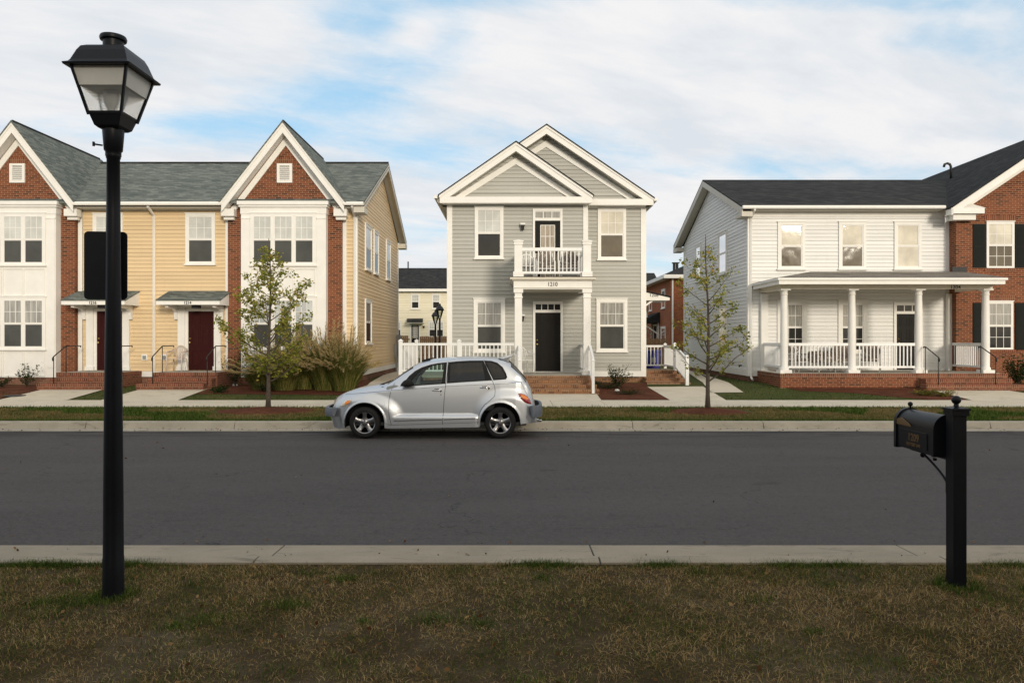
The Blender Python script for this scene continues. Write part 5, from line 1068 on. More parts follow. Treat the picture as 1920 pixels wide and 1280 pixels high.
    # spoiler, roof deflector, wipers
    A = [cc(1462, 131), cc(1500, 128), cc(1582, 108), cc(1560, 126), cc(1527, 156), cc(1495, 148)]
    b = MB().prism([(x, -.50, z) for x, z in A], [(x, .50, z) for x, z in A]); b.build('roof_spoiler', 'car_paint', root, bevel=.008, smooth=True)
    A = [cc(842, 165), cc(850, 152), cc(880, 141), cc(905, 138), cc(912, 147), cc(880, 158)]
    b = MB().prism([(x, -.38, z) for x, z in A], [(x, .38, z) for x, z in A]); b.build('sunroof_deflector', 'black_rubber', root)
    b = MB().tube([(.30, -.5, 1.02), (.36, -.2, 1.05), (.42, .1, 1.07)], .012, 6).tube([(.24, -.45, 1.0), (.33, -.5, 1.035)], .014, 6); b.build('wiper', 'black_rubber', root)
    strip('tailgate_seal', [cc(1545, 160), cc(1600, 212), cc(1650, 268), cc(1685, 310)], .028, 'black_rubber', -1, .0)
    # cabin
    b = MB().box(-.30, 3.1, -.70, .70, .24, .30).box(.30, .62, -.62, .62, .70, .98); fl = b.build('cabin_floor', 'dark_grey', root)
    b = MB()
    pr = [(.40, .98), (.55, 1.02), (.72, .99), (.76, .86), (.70, .60), (.40, .60)]; b.prism([(x, -.68, z) for x, z in pr], [(x, .68, z) for x, z in pr]); b.build('dashboard', 'meter_grey', root, bevel=.02)
    for ys_ in (-.36, .36):
        pr = [(1.02, .50), (1.50, .47), (1.62, .98), (1.60, 1.10), (1.54, 1.10), (1.44, .66), (1.02, .62)]; b = MB().prism([(x, ys_ - .24, z) for x, z in pr], [(x, ys_ + .24, z) for x, z in pr]); s_ = b.build('front_seat', 'meter_grey', root, bevel=.04)
        MB().box(1.54, 1.64, ys_ - .12, ys_ + .12, 1.13, 1.30).build('headrest', 'meter_grey', s_, bevel=.03)
    pr = [(2.05, .52), (2.45, .5), (2.62, 1.02), (2.54, 1.04), (2.40, .68), (2.05, .64)]; MB().prism([(x, -.62, z) for x, z in pr], [(x, .62, z) for x, z in pr]).build('rear_seat', 'dark_grey', root, bevel=.03)
    b = MB(); cx_, cz_ = .96, 1.00; rr = .19
    pts = [(cx_ + rr * math.cos(t) * .32, -.36 + rr * math.sin(t), cz_ + rr * math.cos(t) * .95) for t in np.linspace(0, 2 * math.pi, 25)]; b.tube(pts, .017, 6, caps=False); b.lathe([(.05, -.01), (.05, .02)], (cx_ - .02, -.36, cz_), 10).tube([(cx_ - .02, -.36, cz_), (.70, -.36, .90)], .03, 6)
    b.build('steering_wheel', 'meter_grey', root, smooth=True)
    root.location = (-2.825, 15.08, .004); return root
build_car()

# ================================================================ STREET LAMP AND SIGN PANEL (foreground)
lx, ly = -2.835, 5.31
lamp = thing('street_lamp', (lx, ly, .07), 'tall black lamp post with a square tapered lantern on the near grass at the left', 'street lamp', )
b = MB().lathe([(.072, -.1), (.070, .35), (.0675, .36), (.0655, .75), (.060, 1.45), (.0505, 2.2), (.046, 2.8), (.0435, 3.18), (.048, 3.185), (.048, 3.21)], (lx, ly, 0), 28); b.build('pole', 'black_paint', lamp, smooth=True, auto=50)
b = MB().lathe([(.052, 3.20), (.052, 3.23), (.061, 3.24), (.071, 3.37), (.071, 3.40)], (lx, ly, 0), 28).tube([(lx - .06, ly - .03, 3.27), (lx - .115, ly - .05, 3.275)], .006, 6).tube([(lx - .112, ly - .05, 3.26), (lx - .112, ly - .05, 3.29)], .009, 6); b.build('lantern_collar', 'black_paint', lamp, smooth=True, auto=50)
def sq(h, z, hy=None): hy = hy or h; return [(lx - h, ly - hy, z), (lx + h, ly - hy, z), (lx + h, ly + hy, z), (lx - h, ly + hy, z)]
b = MB().prism(sq(.070, 3.385), sq(.088, 3.40)).prism(sq(.088, 3.40), sq(.112, 3.475)); b.build('lantern_base', 'black_paint', lamp)
zb_, zt_, hb, ht = 3.475, 3.785, .112, .190
for i, (sx_, sy_) in enumerate(((0, -1), (1, 0), (0, 1), (-1, 0))):
    def P(h, z, s): return (lx + (sx_ * h if sx_ else s * h), ly + (sy_ * h if sy_ else s * h), z)
    MB().poly([P(hb - .006, zb_, -1), P(hb - .006, zb_, 1), P(ht - .006, zt_, 1), P(ht - .006, zt_, -1)]).build('lantern_glass', 'lamp_glass', lamp, recalc=False)
b = MB()
for sx_, sy_ in ((-1, -1), (1, -1), (1, 1), (-1, 1)): b.tube([(lx + sx_ * hb, ly + sy_ * hb, zb_ - .01), (lx + sx_ * ht, ly + sy_ * ht, zt_)], .012, 4)
b.prism(sq(.115, 3.472), sq(.118, 3.49)); b.build('lantern_frame', 'black_paint', lamp)
b = MB().prism(sq(.160, 3.655), sq(.185, 3.782)).prism(sq(.085, 3.49), sq(.07, 3.50)); b.build('reflector', 'lamp_reflector', lamp)
MB().lathe([(.02, 3.49), (.024, 3.52), (.045, 3.56), (.055, 3.61), (.05, 3.65)], (lx, ly, 0), 16).build('bulb', 'lamp_reflector', lamp, smooth=True)
b = MB(); rings = [sq(.228, 3.778), sq(.232, 3.790), sq(.205, 3.805), sq(.195, 3.82), sq(.168, 3.895), sq(.150, 3.930), sq(.125, 3.945), sq(.10, 3.948)]
for A_, B_ in zip(rings, rings[1:]):
    nn = len(b.v); b.v += A_ + B_
    for i in range(4): b.f.append((nn + i, nn + (i + 1) % 4, nn + 4 + (i + 1) % 4, nn + 4 + i))
b.poly(rings[-1]); b.poly([(x, y, z) for x, y, z in rings[0]]); b.build('lantern_hood', 'black_paint', lamp, bevel=.004, smooth=True, auto=25)
MB().lathe([(.068, 3.94), (.068, 4.015), (.086, 4.02), (.090, 4.035), (.084, 4.05), (.03, 4.06)], (lx, ly, 0), 28).build('vent_cap', 'black_paint', lamp, smooth=True, auto=40)
b = MB(); oc = []
for cx_, cz_, a0 in ((.115, .215, 0), (-.115, .215, 90), (-.115, -.215, 180), (.115, -.215, 270)):
    for k in range(7): q = R(a0 + k * 15); oc.append((cx_ + .030 * math.cos(q), cz_ + .030 * math.sin(q)))
rot = R(9); pc_ = (lx - .090, ly + .065, 2.43)
pl = [(pc_[0] + u * math.cos(rot), pc_[1] + u * math.sin(rot), pc_[2] + w_) for u, w_ in oc]; pl2 = [(x + .004 * math.sin(rot), y + .004, z) for x, y, z in pl]
MB().prism(pl, pl2).build('sign_plate', 'black_paint', lamp); MB().box(lx - .05, lx + .02, ly + .02, ly + .06, 2.28, 2.58).build('sign_bracket', 'black_paint', lamp)

# ================================================================ MAILBOX
mx0, mx1, my0 = 3.253, 3.351, 5.50; mcx = 3.302
mb_ = thing('mailbox', (mcx, my0 + .05, .07), 'black kerbside mailbox with gold house number on a square black post with ball finial', 'mailbox')
MB().box(mx0, mx1, my0, my0 + .1, -.1, 1.345).build('post', 'black_paint', mb_, bevel=.004)
b = MB().box(mx0 - .012, mx1 + .012, my0 - .012, my0 + .112, 1.335, 1.375).box(mx0 - .020, mx1 + .020, my0 - .020, my0 + .120, 1.375, 1.392)
b.prism([(mx0 - .005, my0 - .005, 1.392), (mx1 + .005, my0 - .005, 1.392), (mx1 + .005, my0 + .105, 1.392), (mx0 - .005, my0 + .105, 1.392)], [(mcx - .02, my0 + .03, 1.402), (mcx + .02, my0 + .03, 1.402), (mcx + .02, my0 + .07, 1.402), (mcx - .02, my0 + .07, 1.402)]); b.build('post_cap', 'black_paint', mb_, bevel=.002)
MB().lathe([(.024, 1.398), (.016, 1.408), (.018, 1.416), (.014, 1.422)] + [(.033 * math.sin(q), 1.450 - .033 * math.cos(q)) for q in np.linspace(.45, 3.1, 12)], (mcx, my0 + .05, 0), 24).build('finial', 'black_paint', mb_, smooth=True)
def arch(xc, y, hw, z0, zs, n=14): return [(xc - hw, y, z0), (xc + hw, y, z0)] + [(xc + hw * math.cos(q), y, zs + hw * math.sin(q)) for q in np.linspace(0, math.pi, n)]
y0_, y1_, hw_ = 5.66, 6.20, .108
bx_ = MB().prism(arch(mcx, y0_, hw_, 1.02, 1.215), arch(mcx, y1_, hw_, 1.02, 1.215)).build('mailbox_body', 'black_paint', mb_, smooth=True, auto=30)
MB().prism(arch(mcx, y0_ - .015, hw_ + .010, 1.010, 1.215), arch(mcx, y0_ + .012, hw_ + .010, 1.010, 1.215)).build('rear_rim', 'black_paint', mb_, smooth=True, auto=30)
MB().prism(arch(mcx, y1_ - .01, hw_ + .012, 1.008, 1.215), arch(mcx, y1_ + .025, hw_ + .012, 1.008, 1.215)).build('door', 'black_paint', mb_, smooth=True, auto=30)
MB().lathe([(.008, 0), (.008, .015), (.016, .022), (.020, .035), (.016, .048), (.004, .054)], (mcx, y1_ - .01, 1.330), 14).build('door_knob', 'black_paint', mb_, smooth=True)
xl = mcx - hw_
b = MB(); b.box(xl - .006, xl, 5.74, 6.14, 1.04, 1.175); pnl = b.build('number_plate', 'black_paint', mb_, bevel=.003)
b = MB().prism([(xl - .016, 6.17, 1.205), (xl - .016, 6.17, 1.245), (xl - .010, 6.12, 1.262), (xl - .016, 5.985, 1.222), (xl - .016, 5.965, 1.205)], [(xl - .004, 6.17, 1.205), (xl - .004, 6.17, 1.245), (xl + .002, 6.12, 1.262), (xl - .004, 5.985, 1.222), (xl - .004, 5.965, 1.205)]); b.build('flag', 'gold_letter', mb_, label='gold flag folded down')
text('1209', .082, (xl - .0075, 5.93, 1.118), (R(90), 0, R(-90)), 'gold_letter', mb_, name='number', ext=.0008, sx=1.0)
text('BATTERY AVE', .034, (xl - .0075, 5.93, 1.062), (R(90), 0, R(-90)), 'gold_letter', mb_, name='street_name', ext=.0008, sx=.95)
b = MB().box(mcx - .03, mcx + .03, my0 + .1, my0 + .135, .74, 1.02).box(mcx - .035, mcx + .035, my0 + .12, 6.12, .995, 1.012); b.build('mounting_plate', 'black_paint', mb_)
pts = [(mcx, 6.02, .975)] + [(mcx, 5.655 + .36 * math.sin(q), .79 + .19 * (1 - 0) - .19 * (1 - math.sin(R(90) - R(90) + q)) if False else .785 + .195 * math.sin(q) ** 1.5 if q > 0 else .785) for q in np.linspace(R(80), 0, 10)]
pts = [(mcx, 5.64 + .34 * (1 - (1 - t) ** 1.9) if False else 5.64 + .36 * t, .775 + .21 * (t ** .62)) for t in np.linspace(1, 0, 12)]
b = MB().tube(pts, .010, 8).lathe([(.018, -.012), (.022, 0), (.018, .012)], (mcx, 6.00, .972), 12, 'y').lathe([(.018, -.012), (.022, 0), (.018, .012)], (mcx, 5.645, .775), 12, 'y').lathe([(.014, -.01), (.016, .01)], (mcx, 5.83, .965), 10); b.build('scroll_bracket', 'black_paint', mb_, smooth=True)

# ================================================================ PLANTS
rng = np.random.default_rng(7)
def leaf_mesh(name, C_, size, mt, parent, squash=.6, droop=.0):
    """C_: Nx3 leaf centres -> one small folded quad each"""
    C_ = np.asarray(C_); n = len(C_); a = rng.normal(size=(n, 3)); a /= np.linalg.norm(a, axis=1)[:, None]; a[:, 2] = a[:, 2] * .6 - droop; a /= np.linalg.norm(a, axis=1)[:, None]
    b = np.cross(a, rng.normal(size=(n, 3))); b /= np.linalg.norm(b, axis=1)[:, None]; s = size * rng.uniform(.6, 1.3, n)[:, None]; w_ = s * squash
    nrm = np.cross(a, b)
    V = np.stack([C_ - a * s * .5, C_ + b * w_ * .5 + nrm * s * .12, C_ + a * s * .5, C_ - b * w_ * .5 + nrm * s * .12], 1).reshape(-1, 3)
    return bulk(name, V, np.arange(4 * n).reshape(-1, 4), mt, parent)
def young_tree(bx, by, bz, H, prof, seed, label, lean=.0, mt='oak_leaves', dens=1.0, side=0, limbs=30):
    """prof: list of (height fraction, left reach, right reach)"""
    rnd = random.Random(seed)
    root = thing('young_tree', (bx, by, bz), label, 'tree', 'young oak trees on the verge')
    wood = MB(); leaves = []
    tp = []; x = bx; y = by
    for i in range(13):
        t = i / 12; tp.append((bx + lean * t * H + .04 * math.sin(t * 7 + seed) * t, by + .03 * math.sin(t * 5 + 2 * seed), bz - .05 + H * .97 * t))
    rad = [.058 * (1 - .92 * (i / 12) ** .8) + .004 for i in range(13)]; rad[0] = .075; wood.tube(tp, rad, 8)
    def tpos(t): i = min(11, int(t * 12)); f = t * 12 - i; a, b = tp[i], tp[i + 1]; return Vector([a[k] + (b[k] - a[k]) * f for k in range(3)])
    for k in range(limbs):
        t0 = .16 + .80 * (k / limbs) ** 1.02; az = k * 2.399 + rnd.uniform(-.4, .4); dx, dy = math.cos(az), math.sin(az)
        reach_t = min(1, t0 + .12); L = np.interp(reach_t, [p[0] for p in prof], [p[1] for p in prof]); Rr = np.interp(reach_t, [p[0] for p in prof], [p[2] for p in prof])
        reach = (L if dx < 0 else Rr) * abs(dx) + .5 * (L + Rr) * (1 - abs(dx)); reach *= rnd.uniform(.75, 1.12)
        p0 = tpos(t0 * .97); rise = reach * rnd.uniform(.35, .85) + .06 * H * (1 - t0) * .3
        pts = []; NS = 7
        for i in range(NS):
            s = i / (NS - 1); pts.append(p0 + Vector((dx * reach * s, dy * reach * s * .8, rise * s ** 1.15)) + Vector((rnd.uniform(-1, 1), rnd.uniform(-1, 1), rnd.uniform(-1, 1))) * .03 * s)
        r0 = .020 * (1 - t0) + .006; wood.tube(pts, [r0 * (1 - .8 * i / (NS - 1)) for i in range(NS)], 5)
        nsub = max(3, int(reach * 8))
        for j in range(nsub):
            s = .28 + .72 * (j + rnd.random()) / nsub; i = min(NS - 2, int(s * (NS - 1))); q = pts[i].lerp(pts[i + 1], s * (NS - 1) - i)
            d = Vector((dx, dy, .5)).normalized() * .5 + Vector((rnd.uniform(-1, 1), rnd.uniform(-1, 1), rnd.uniform(-.45, .9))); d.normalize(); l = rnd.uniform(.10, .30) * (.5 + .5 * min(1, reach))
            e = q + d * l; mid = q.lerp(e, .5) + Vector((rnd.uniform(-1, 1), rnd.uniform(-1, 1), rnd.uniform(-1, 1))) * .015; wood.tube([q, mid, e], [.0055, .004, .002], 4)
            nl = int(rnd.choice((5, 12, 22, 32, 42)) * dens)
            for _ in range(nl):
                f = rnd.uniform(.25, 1.15); c = q.lerp(e, f) + Vector((rnd.gauss(0, .055), rnd.gauss(0, .055), rnd.gauss(0, .055))); leaves.append(tuple(c))
    wood.build('trunk', 'bark', root, smooth=True, recalc=False); leaf_mesh('crown', leaves, .085, mt, root, .55); return root
tD = 18.8
young_tree(X(503, tD), tD, .20, 4.42, [(.0, .5, .4), (.14, 1.0, .6), (.28, 1.35, .95), (.42, 1.30, 1.30), (.56, .95, 1.25), (.70, .72, .85), (.80, .62, .92), (.88, .45, .45), (1.0, .12, .25)], 3, 'young oak tree standing before the yellow row house, left of the car', lean=.010, limbs=34)
young_tree(X(1327, tD), tD, .20, 4.52, [(.0, .3, .4), (.16, .55, .95), (.30, .85, 1.15), (.42, .95, 1.2), (.54, .85, .75), (.66, .80, .75), (.76, .65, .70), (.86, .50, .42), (1.0, .15, .12)], 11, 'young oak tree standing before the white house, right of the grey house', lean=-.003, limbs=30, dens=.62)
def mound(px, py, rx_, ry_, h, label):
    x, y = gp(px, py); z = gz(y); b = MB(); rnd = random.Random(int(px)); N = 40; rings = []
    jit = [1 + rnd.uniform(-.09, .09) for _ in range(N)]
    for f, zz_ in ((1.0, -.012), (.93, .012), (.6, h * .45), (.25, h * .85), (.02, h)):
        rings.append([(x + rx_ * f * jit[k] * math.cos(2 * math.pi * k / N), y + ry_ * f * jit[k] * math.sin(2 * math.pi * k / N), z + zz_ + rnd.uniform(-.008, .008)) for k in range(N)])
    for A_, B_ in zip(rings, rings[1:]):
        nn = len(b.v); b.v += A_ + B_
        for i in range(N): b.f.append((nn + i, nn + (i + 1) % N, nn + N + (i + 1) % N, nn + N + i))
    return tag(b.build('mulch_ring', 'mulch', None, smooth=True), label, kind='structure')
mound(503, 770, 1.25, .85, .10, 'ring of red mulch at the foot of the left oak'); mound(1327, 772, 1.0, .75, .10, 'ring of red mulch at the foot of the right oak')

def blades(name, pos, h, wd, bend, mt, segs=2, parent=None, dirs=None, droop=.35, ex=1.8):
    """pos Nx3; curved tapering blades"""
    n = len(pos); az = rng.uniform(0, 2 * np.pi, n) if dirs is None else dirs; h = np.broadcast_to(h, n) * 1.0; bend = np.broadcast_to(bend, n); d = np.stack([np.cos(az), np.sin(az), np.zeros(n)], 1); s = np.stack([-np.sin(az + rng.normal(0, .6, n)), np.cos(az), np.zeros(n)], 1)
    rows = []
    for i in range(segs + 1):
        t = i / segs; c = pos + d * (h * bend * t ** ex)[:, None] + np.array([0, 0, 1]) * (h * (t - droop * bend * t ** 2.4))[:, None]; w_ = (wd * (1 - t * .92))
        rows.append(np.stack([c - s * w_ / 2, c + s * w_ / 2], 1))
    V = np.stack(rows, 1).reshape(n, -1, 3); k = 2 * (segs + 1); base = np.arange(n)[:, None, None] * k
    f = np.array([[2 * i, 2 * i + 1, 2 * i + 3, 2 * i + 2] for i in range(segs)])[None] + base
    return bulk(name, V.reshape(-1, 3), f.reshape(-1, 4), mt, parent)
def vnoise(x, y, sc, seed):
    r_ = np.random.default_rng(seed); G = r_.random((64, 64)); u = (x * sc + 31.7) % 64; v = (y * sc + 17.3) % 64; i = u.astype(int) % 64; j = v.astype(int) % 64; fu = u - u.astype(int); fv = v - v.astype(int); fu = fu * fu * (3 - 2 * fu); fv = fv * fv * (3 - 2 * fv)
    return (G[i, j] * (1 - fu) * (1 - fv) + G[(i + 1) % 64, j] * fu * (1 - fv) + G[i, (j + 1) % 64] * (1 - fu) * fv + G[(i + 1) % 64, (j + 1) % 64] * fu * fv)
# foreground turf
N = 230000; x = rng.uniform(-6.2, 6.2, N); y = 2.6 + (6.08 - 2.6) * rng.uniform(0, 1, N) ** .85
dn = .5 * vnoise(x, y, 1.3, 1) + .3 * vnoise(x, y, 4, 2) + .2 * vnoise(x, y, 14, 3); keep = (dn > .36) | (rng.random(N) < .5); x, y, dn = x[keep], y[keep], dn[keep]
P = np.stack([x, y, np.full(len(x), .068)], 1); hgt = .014 + .040 * rng.random(len(x)) * (dn + .35)
o = blades('dry_grass', P, hgt, .0045, rng.uniform(.3, 1.9, len(x)), 'dry_grass_blades', 2); tag(o, 'dry brown grass blades covering the near lawn strip', 'grass', kind='stuff')
N = 60000; x = rng.uniform(-6.2, 6.2, N); y = rng.uniform(2.6, 6.09, N)
dn = .6 * vnoise(x, y, 1.9, 5) + .4 * vnoise(x, y, 6, 6) + .22 * np.exp(-((x + 3.7) / .9) ** 2 - ((y - 5.1) / .5) ** 2) + .10 * np.exp(-((y - 5.85) / .15) ** 2); keep = (dn > .54) | (rng.random(N) < .12); x, y, dn = x[keep], y[keep], dn[keep]
P = np.stack([x, y, np.full(len(x), .068)], 1); o = blades('green_grass', P, .022 + .042 * rng.random(len(x)), .0042, rng.uniform(.2, 1.2, len(x)), 'green_grass_blades', 2); tag(o, 'green grass tufts among the dry turf nearest the camera', 'grass', kind='stuff')
# tufts leaning over the near kerb
N = 9000; cx_ = rng.choice([X(30, 6), X(80, 6), X(110, 6), X(250, 6), X(235, 6), X(1035, 6), X(1240, 6), X(1570, 6), X(1480, 6), X(1000, 6), X(1900, 6)], N); x = cx_ + rng.normal(0, .13, N); y = 6.04 + rng.normal(0, .04, N); y = np.minimum(y, 6.10)
for (qx, qy, qr) in ((lx, ly, .09), (mcx, my0 + .05, .10)):
    q = rng.uniform(0, 2 * np.pi, 700); rr = qr + np.abs(rng.normal(0, .05, 700)); x = np.concatenate([x, qx + rr * np.cos(q)]); y = np.concatenate([y, qy + rr * np.sin(q)])  # tufts added at both post feet to stand for contact shadow
for _ in range(46):
    cx2, cy2 = rng.uniform(-5, 5), rng.uniform(3.2, 5.9); m_n = int(rng.integers(60, 260)); sp2 = rng.uniform(.03, .11); x = np.concatenate([x, cx2 + rng.normal(0, sp2, m_n)]); y = np.concatenate([y, np.minimum(5.98, cy2 + rng.normal(0, sp2 * .7, m_n))])
N = len(x)
P = np.stack([x, y, np.full(N, .07)], 1); o = blades('kerb_tufts', P, .025 + .042 * rng.random(N), .0045, rng.uniform(.2, 1.1, N), 'green_grass_blades', 2); tag(o, 'green grass tufts leaning over the near kerb, some added round the posts as contact shade', 'grass', kind='stuff')
# far verge and lawns
def scatter(n, x0, x1, y0, y1): return rng.uniform(x0, x1, n), rng.uniform(y0, y1, n)
def gzv(y): return np.interp(y, [5.9, 19.2, 21.2, 25.6, 600], [.07, .15, .16, .40, .55])
x, y = scatter(120000, -17, 18, 16.04, 19.2); k = (((x - X(503, 18.8)) / 1.15) ** 2 + ((y - 18.2) / .75) ** 2 > 1) & (((x - X(1327, 18.8)) / .95) ** 2 + ((y - 18.2) / .65) ** 2 > 1); x, y = x[k], y[k]
h = .02 + .04 * rng.random(len(x)) + .0 * x; k2 = (y > 18.95) | (y < 16.35) | (vnoise(x, y, .9, 21) > .68); o2 = blades('verge_green_grass', np.stack([x, y, gzv(y)], 1)[k2], .03 + .07 * rng.random(int(k2.sum())), .013, rng.uniform(.2, 1.2, int(k2.sum())), 'green_grass_blades', 1); tag(o2, 'greener longer grass along the edges of the far verge', 'grass', kind='stuff'); x, y, h = x[~k2], y[~k2], h[~k2]; o = blades('verge_grass', np.stack([x, y, gzv(y)], 1), h, .012, rng.uniform(.2, 1.2, len(x)), 'verge_blades', 1); tag(o, 'patchy grass on the verge between far kerb and sidewalk', 'grass', kind='stuff')
def inpoly(x, y, poly):
    c = np.zeros(len(x), bool)
    for (x0, y0), (x1, y1) in zip(poly, poly[1:] + poly[:1]): 
        with np.errstate(divide='ignore', invalid='ignore'): c ^= ((y0 > y) != (y1 > y)) & (x < (x1 - x0) * (y - y0) / (y1 - y0 + 1e-12) + x0)
    return c
lawns = [[(121, 751), (194, 732), (262, 722), (262, 729), (186, 751)], [(333, 751), (380, 734), (440, 740), (560, 741), (655, 742), (640, 751)], [(1365, 751), (1336, 738), (1394, 735.5), (1302, 697), (1290, 688), (1405, 702), (1450, 724), (1500, 734), (1600, 738), (1740, 751)],
         [(-60, 749), (-10, 749), (60, 737), (0, 735), (-60, 735)], [(1900, 731), (2012, 752), (2100, 752), (2100, 735)]]
xs_, ys_ = [], []
for L in lawns:
    Lw = [gp(*p) for p in L]; x, y = scatter(60000, -22, 24, 21.2, 34); k = inpoly(x, y, Lw); xs_.append(x[k]); ys_.append(y[k])
x, y = np.concatenate(xs_), np.concatenate(ys_); o = blades('lawn_grass', np.stack([x, y, gzv(y)], 1), .03 + .04 * rng.random(len(x)), .016, rng.uniform(.2, 1, len(x)), 'green_grass_blades', 1); tag(o, 'green lawn grass in front of and between the houses', 'grass', kind='stuff')
# ornamental grasses
def reed(px, D, rad, h, n, npl, seed, label):
    cx_ = X(px, D); z0 = gz(D); root = thing('ornamental_grass', (cx_, D, z0), label, 'ornamental grass', 'plumed grasses in front of the yellow house')
    a = rng.uniform(0, 2 * np.pi, n); r_ = rng.random(n) ** .6 * .34; P = np.stack([cx_ + np.cos(a) * r_, D + np.sin(a) * r_, np.full(n, z0)], 1)
    lean = rng.random(n) ** .7; blades('foliage', P, h * (.62 + .30 * rng.random(n)) * (1.0 - .22 * lean), .015, lean * rad / h * 1.3, 'reed_blades', 7, root, dirs=a + rng.normal(0, .5, n), droop=.80, ex=1.15)
    stems = MB(); lv = []; pv = []; pf = []
    for i in range(npl):
        q = rng.uniform(0, 2 * np.pi); le = rng.random() ** .8 * rad * 1.1; hh_ = h * rng.uniform(.72, 1.15) * (1.0 - .30 * le / rad); d = Vector((math.cos(q), math.sin(q), 0)); pts = []
        for t in np.linspace(0, 1, 7): pts.append(Vector((cx_, D, z0)) + d * (.22 + le * t ** 1.7 + .1 * t) + Vector((0, 0, hh_ * (t - .30 * (le / rad) * t ** 3))))
        stems.tube(pts, .003, 3, caps=False)
        p5, p6 = pts[4].lerp(pts[5], .3), pts[6]; ax_ = (p6 - p5).normalized()
        for kq in range(34):      # feathery plume strands
            t = rng.random(); c = p5.lerp(p6, .05 + .95 * t); w_ = .034 * math.sin(math.pi * (.15 + .8 * t)); off = Vector(rng.normal(size=3)) * w_; ll = .10; e = c + off + (ax_ * .8 + d * .4 + Vector((0, 0, -.15))).normalized() * ll; sd2 = ax_.cross(Vector(rng.normal(size=3))).normalized() * .009
            nn = len(pv); pv += [tuple(c - sd2), tuple(c + sd2), tuple(e + sd2 * .4), tuple(e - sd2 * .4)]; pf.append((nn, nn + 1, nn + 2, nn + 3))
    stems.build('stems', 'reed_blades', root, recalc=False); bulk('plumes', pv, pf, 'plume', root)
for px_, D, rad, h, n, npl, lab in ((494, 23.9, .85, 1.55, 3200, 50, 'leftmost and lowest clump of plumed ornamental grass, left of the oak trunk'), (533, 23.7, .95, 1.8, 4200, 80, 'second clump of plumed ornamental grass, right of the oak trunk'), (573, 24.0, .95, 1.95, 4200, 100, 'middle clump of plumed ornamental grass below the bay window'), (611, 23.7, .95, 2.1, 5000, 140, 'fourth clump of plumed ornamental grass in front of the brick pier'), (646, 23.5, .85, 2.0, 5000, 120, 'rightmost clump of plumed ornamental grass at the house corner')):
    reed(px_, D, rad, h, n, npl, px_, lab)
def shrub(px, D, z, spread, h, n, label, name='shrub', mt='dark_leaves', ls=.05, stems=9, grp=None, up=.8):
    rnd = random.Random(int(px * 7)); cx_ = X(px, D); root = thing(name, (cx_, D, z), label, 'shrub', grp); wood = MB(); lv = []
    for k in range(stems):
        q = k * 2.399; l = rnd.uniform(.6, 1.05); d = Vector((math.cos(q) * spread * rnd.uniform(.3, 1.1), math.sin(q) * spread * .8 * rnd.uniform(.3, 1), h * l)); p0 = Vector((cx_, D, z)); pts = [p0 + d * t + Vector((0, 0, -.1 * h * t * t)) + Vector((rnd.uniform(-1, 1), rnd.uniform(-1, 1), 0)) * .03 * t for t in (0, .25, .5, .75, 1)]
        wood.tube(pts, [.010, .008, .006, .004, .002], 5)
        for _ in range(n // stems):
            t = rnd.uniform(.2, 1.05); p = p0 + d * t; lv.append((p.x + rnd.gauss(0, .07 * spread + .02), p.y + rnd.gauss(0, .07 * spread + .02), p.z - .1 * h * t * t + rnd.gauss(0, .035)))
    wood.build('stems', 'bark', root, smooth=True, recalc=False); leaf_mesh('foliage', lv, ls, mt, root, .5)
shrub(50, 24.4, .36, .42, .80, 330, 'sparse dark-leaved sapling in the mulch by the left bay', ls=.07, stems=11)
shrub(441, 24.5, .36, .42, 1.15, 900, 'leggy green shrub beside the red door stoop', ls=.06, stems=14)
shrub(1156, 24.2, .32, .50, .80, 1100, 'dark spiky evergreen shrub in front of the grey house', ls=.055, stems=18)
shrub(1112, 24.4, .32, .45, .22, 700, 'low spreading juniper patch beside the porch steps of the grey house', ls=.04, stems=16, name='ground_juniper'); shrub(1140, 24.0, .30, .50, .20, 700, 'low juniper under the spiky shrub', ls=.04, stems=16, name='ground_juniper')
shrub(1178, 22.6, .24, .48, .14, 600, 'low juniper mat in the middle of the mulch bed', ls=.04, stems=16, name='ground_juniper')
shrub(1908, 24.6, .36, .55, 1.15, 1500, 'green leafy bush at the right edge under the brick house window', ls=.07, stems=20)
shrub(3, 24.3, .36, .35, .35, 500, 'dark clipped bush at the left edge below the bay', ls=.05, stems=14)
shrub(411, 22.9, .26, .30, .25, 420, 'small grassy tuft beside the second brick steps', ls=.06, stems=14, name='grass_tuft')
shrub(497, 23.2, .28, .25, .25, 300, 'small dark tuft at the mulch edge behind the oak trunk', ls=.06, stems=12, name='grass_tuft')
for i, (px_, lab) in enumerate(((1733, 'yellow-green weeds at the mulch edge, left of the mailbox finial'), (1765, 'yellow-green weeds beside the path behind the mailbox finial'))): shrub(px_, 22.3 - .2 * i, .2, .42, .20, 420, lab, mt='yellow_weed', ls=.06, stems=16, name='weed_patch', grp='weeds by the white house path')

